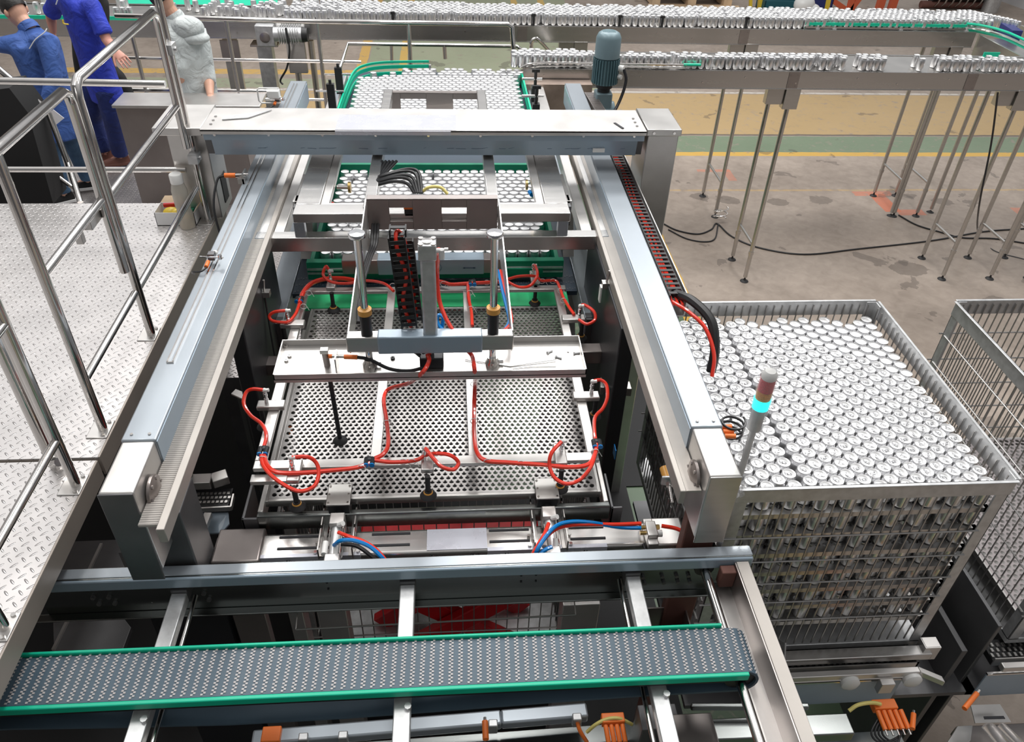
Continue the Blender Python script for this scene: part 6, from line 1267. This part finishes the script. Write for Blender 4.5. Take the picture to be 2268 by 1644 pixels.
    for s in ('L', 'R'):
        an = J['an'+s]; tf = Vector(J.get('toe'+s, face)); tf.z = 0; tf.normalize(); sdd = tf.cross(Vector((0, 0, 1)))
        def SP(u, v, z): return an+tf*u+sdd*v+Vector((0, 0, z-.085))
        out = [(-.075, .0), (-.07, .03), (-.02, .036), (.06, .044), (.13, .044), (.175, .026), (.19, 0)]; out = out+[(u, -v) for u, v in out[::-1]][1:-1]
        b = MB(); n = len(out); b.add([SP(u, v, 0) for u, v in out]+[SP(u*1.01, v*1.03, .028) for u, v in out], [tuple(range(n)), tuple(range(n, 2*n))[::-1]]+[(i, n+i, n+(i+1) % n, (i+1) % n) for i in range(n)]); b.build('shoe_sole', sole or SHOEW, t, .004)
        b = MB(); L1 = [SP(u*.97, v*.95, .028) for u, v in out]; L2 = [SP(u*.90-.004, v*.85, .055) for u, v in out]; L3 = [SP(u*.42-.03, v*.72, .085) for u, v in out]; L4 = [SP(u*.36-.03, v*.7, .105) for u, v in out]
        b.add(L1+L2+L3+L4, [(i+n*k, (i+1) % n+n*k, (i+1) % n+n*(k+1), i+n*(k+1)) for k in range(3) for i in range(n)]+[tuple(range(3*n, 4*n))], True); b.build('shoe', shoes or CLK, t)
    if head:
        h = J['head']; up = (h-J['neck']).normalized(); f2 = (face-up*face.dot(up)).normalized(); s2 = f2.cross(up)
        def HP(f_, s_, u_): return h+f2*f_+s2*s_+up*u_
        # nose, mouth, eyes, ears
        b = MB(); b.add([HP(.088, 0, .035), HP(.108, 0, -.004), HP(.09, .016, -.012), HP(.09, -.016, -.012), HP(.085, 0, -.02)], [(0, 1, 2), (0, 3, 1), (1, 3, 4), (1, 4, 2)]); b.build('nose', skin or SKIN, t)
        for s_ in (-1, 1):
            e_ = MB(); p = HP(-.008, .080*s_, .0); e_.ball((p.x, p.y, p.z), .016, .02, .030, 10, 7); e_.build('ear', skin or SKIN, t)
            p = HP(.082, .031*s_, .028); MB().ball((p.x, p.y, p.z), .011, .011, .009, 10, 6).build('eye', HAIR, t)
        b = MB(); b.bar(HP(.088, -.024, -.04), HP(.088, .024, -.04), .008, .008); b.build('mouth', SKINR, t)
        # hair shell: cap over the skull, open at the face
        vs = []; fs = []; n, m = 22, 10
        for i in range(m+1):
            th = PI*.62*i/m
            for k in range(n):
                a = 2*PI*k/n; ff = math.sin(th)*math.cos(a); ss = math.sin(th)*math.sin(a); uu = math.cos(th)
                r = 1.0+.03*math.sin(k*2.1+i*1.7)
                drop = 0
                if ff > .45 and uu < .30: uu = .30+ (uu-.30)*.15
                vs.append(HP(ff*.098*r-.008, ss*.088*r, .04+uu*.098*r))
        for i in range(m):
            for k in range(n): fs.append((i*n+k, i*n+(k+1) % n, (i+1)*n+(k+1) % n, (i+1)*n+k))
        MB().add(vs, fs, True).build('hair', HAIR, t)
    return t, face, sd
V3 = Vector
def pp(x, y, Y, dy=0): return pY(x, y, Y+dy)
# 1: light blue jacket, back turned, paper in hand, looking down left
Y1 = 6.55
J = dict(pelvis=pp(128, 250, Y1), waist=pp(108, 190, Y1), chest=pp(84, 118, Y1, .02), neck=pp(64, 62, Y1, .05), head=pp(36, 26, Y1, .10), face=(-.75, .5, -.35),
    shL=pp(38, 98, Y1, -.05), elL=pp(5, 100, Y1, -.05), wrL=pp(-40, 95, Y1, .1), shR=pp(104, 92, Y1, -.12), elR=pp(120, 170, Y1, -.20), wrR=pp(100, 235, Y1, -.30),
    hipL=pp(112, 272, Y1, -.06), knL=pp(115, 345, Y1, -.05), anL=V3(pz(142, 428, .70)[:]), hipR=pp(145, 270, Y1, .08), knR=pp(166, 330, Y1, .15), anR=V3(pz(196, 398, .70)[:]), palmR=(-.3, -.9, .2), toeL=(-.7, -.4, 0), toeR=(-.9, -.2, 0), curlR=.5)
p1, f1, s1 = person('person in a blue jacket and faded jeans bending forward, holding white papers', J, None, top=CLB, sleeve=1.0, trouser=JEAN, trr=.92, shoes=CLK, sole=SHOEW)
w_ = J['wrR']; tag(MB().poly([pY(58, 290, 6.22), pY(118, 243, 6.22), pY(142, 262, 6.22), pY(76, 316, 6.22)], (0, .004, 0)).build('paper_sheets', PAPER), 'white sheets of paper held in the hand of the person in the blue jacket', 'paper')
MB().tube(smooth([pY(65, 108, 6.35), pY(78, 88, 6.36), pY(98, 72, 6.38), pY(104, 63, 6.40)]), .004, 6).build('white_piping', SHOEW, p1)
MB().lathe([(.062, -.01), (.068, .02), (.064, .028), (.058, .0)], J['neck'], 18, (J['head']-J['neck']).normalized()).build('white_collar', SHOEW, p1)
# 2: royal blue uniform, head out of the frame
Y2 = 7.3
J = dict(pelvis=pp(222, 170, Y2), waist=pp(208, 125, Y2), chest=pp(185, 45, Y2), neck=pp(150, -25, Y2), head=pp(140, -68, Y2), face=(-.55, -.55, -.2),
    shL=pp(128, -5, Y2, .10), elL=pp(112, 35, Y2, .2), wrL=pp(118, 72, Y2, .2), shR=pp(205, 15, Y2, -.14), elR=pp(236, 88, Y2, -.22), wrR=pp(256, 112, Y2, -.30),
    hipL=pp(200, 190, Y2, .08), knL=pp(205, 265, Y2, .12), anL=V3(pz(232, 338, .70)[:]), hipR=pp(235, 188, Y2, -.05), knR=pp(250, 262, Y2, -.05), anR=V3(pz(268, 345, .70)[:]), palmR=(0, .6, -.8), toeL=(-.6, -.5, 0), toeR=(-.8, -.3, 0), curlR=.15)
p2, f2_, s2_ = person('person in a royal blue work shirt and navy trousers, head out of the photo', J, None, top=CLR, sleeve=.4, trouser=CLN, trr=1.12, shoes=SHOEB, sole=SHOEB, skin=SKINR)
a = pY(150, 57, 7.06); MB().tube(smooth([pY(139, 44, 7.10), pY(141, 52, 7.10), pY(152, 54, 7.10)], 4), .006, 6).build('pocket_badge', YEL, p2)
MB().tube(smooth([pY(124, 10, 7.13), pY(128, -2, 7.13), pY(131, -10, 7.13)], 4), .005, 6).build('collar_badge', SHOEW, p2)
# 3: grey hooded top, seen from behind
Y3 = 6.95
J = dict(pelvis=pp(440, 215, Y3), waist=pp(436, 165, Y3), chest=pp(420, 105, Y3), neck=pp(388, 38, Y3), head=pp(362, 2, Y3), face=(-.75, .5, -.25),
    shL=pp(385, 85, Y3, -.08), elL=pp(400, 150, Y3, -.15), wrL=pp(420, 215, Y3, -.05), shR=pp(438, 70, Y3, .16), elR=pp(462, 175, Y3, -.02), wrR=pp(466, 212, Y3, -.22),
    hipL=pp(425, 235, Y3, -.05), knL=pp(435, 305, Y3, -.05), anL=V3((pp(440, 380, Y3).x, Y3-.05, .69)), hipR=pp(452, 235, Y3, .08), knR=pp(458, 305, Y3, .08), anR=V3((pp(470, 380, Y3).x, Y3+.1, .69)), palmR=(0, -.3, -1), curlR=.5)
p3, f3, s3 = person('person in a pale grey hooded top with rolled sleeves, standing behind the gantry end', J, None, top=GREYC, sleeve=.8, trouser=GREYC, shoes=CLK)
c = pp(415, 62, Y3, -.06); MB().ball((c.x, c.y, c.z), .135, .10, .095, 18, 12).ball((c.x+.05, c.y-.02, c.z-.07), .12, .08, .05, 16, 10).build('hood', GREYC, p3)
# 4: black clothed person mostly hidden behind the blue uniform
Y4 = 7.9
J = dict(pelvis=pp(205, 120, Y4), waist=pp(200, 90, Y4), chest=pp(195, 30, Y4), neck=pp(190, -25, Y4), head=pp(188, -60, Y4), face=(.6, -.6, -.2),
    shL=pp(180, 0, Y4), elL=pp(182, 50, Y4), wrL=pp(190, 90, Y4), shR=pp(215, 0, Y4), elR=pp(220, 50, Y4), wrR=pp(215, 90, Y4),
    hipL=pp(215, 135, Y4), knL=pp(262, 172, Y4), anL=pp(287, 215, Y4), hipR=pp(198, 140, Y4), knR=pp(200, 215, Y4), anR=pp(208, 280, Y4), toeL=(.9, .0, -.2))
p4, _, _ = person('person in black, mostly hidden behind the person in the royal blue shirt', J, None, top=CLK, sleeve=1.0, trouser=CLK, trr=.9, shoes=CLK, sole=SHOEW)
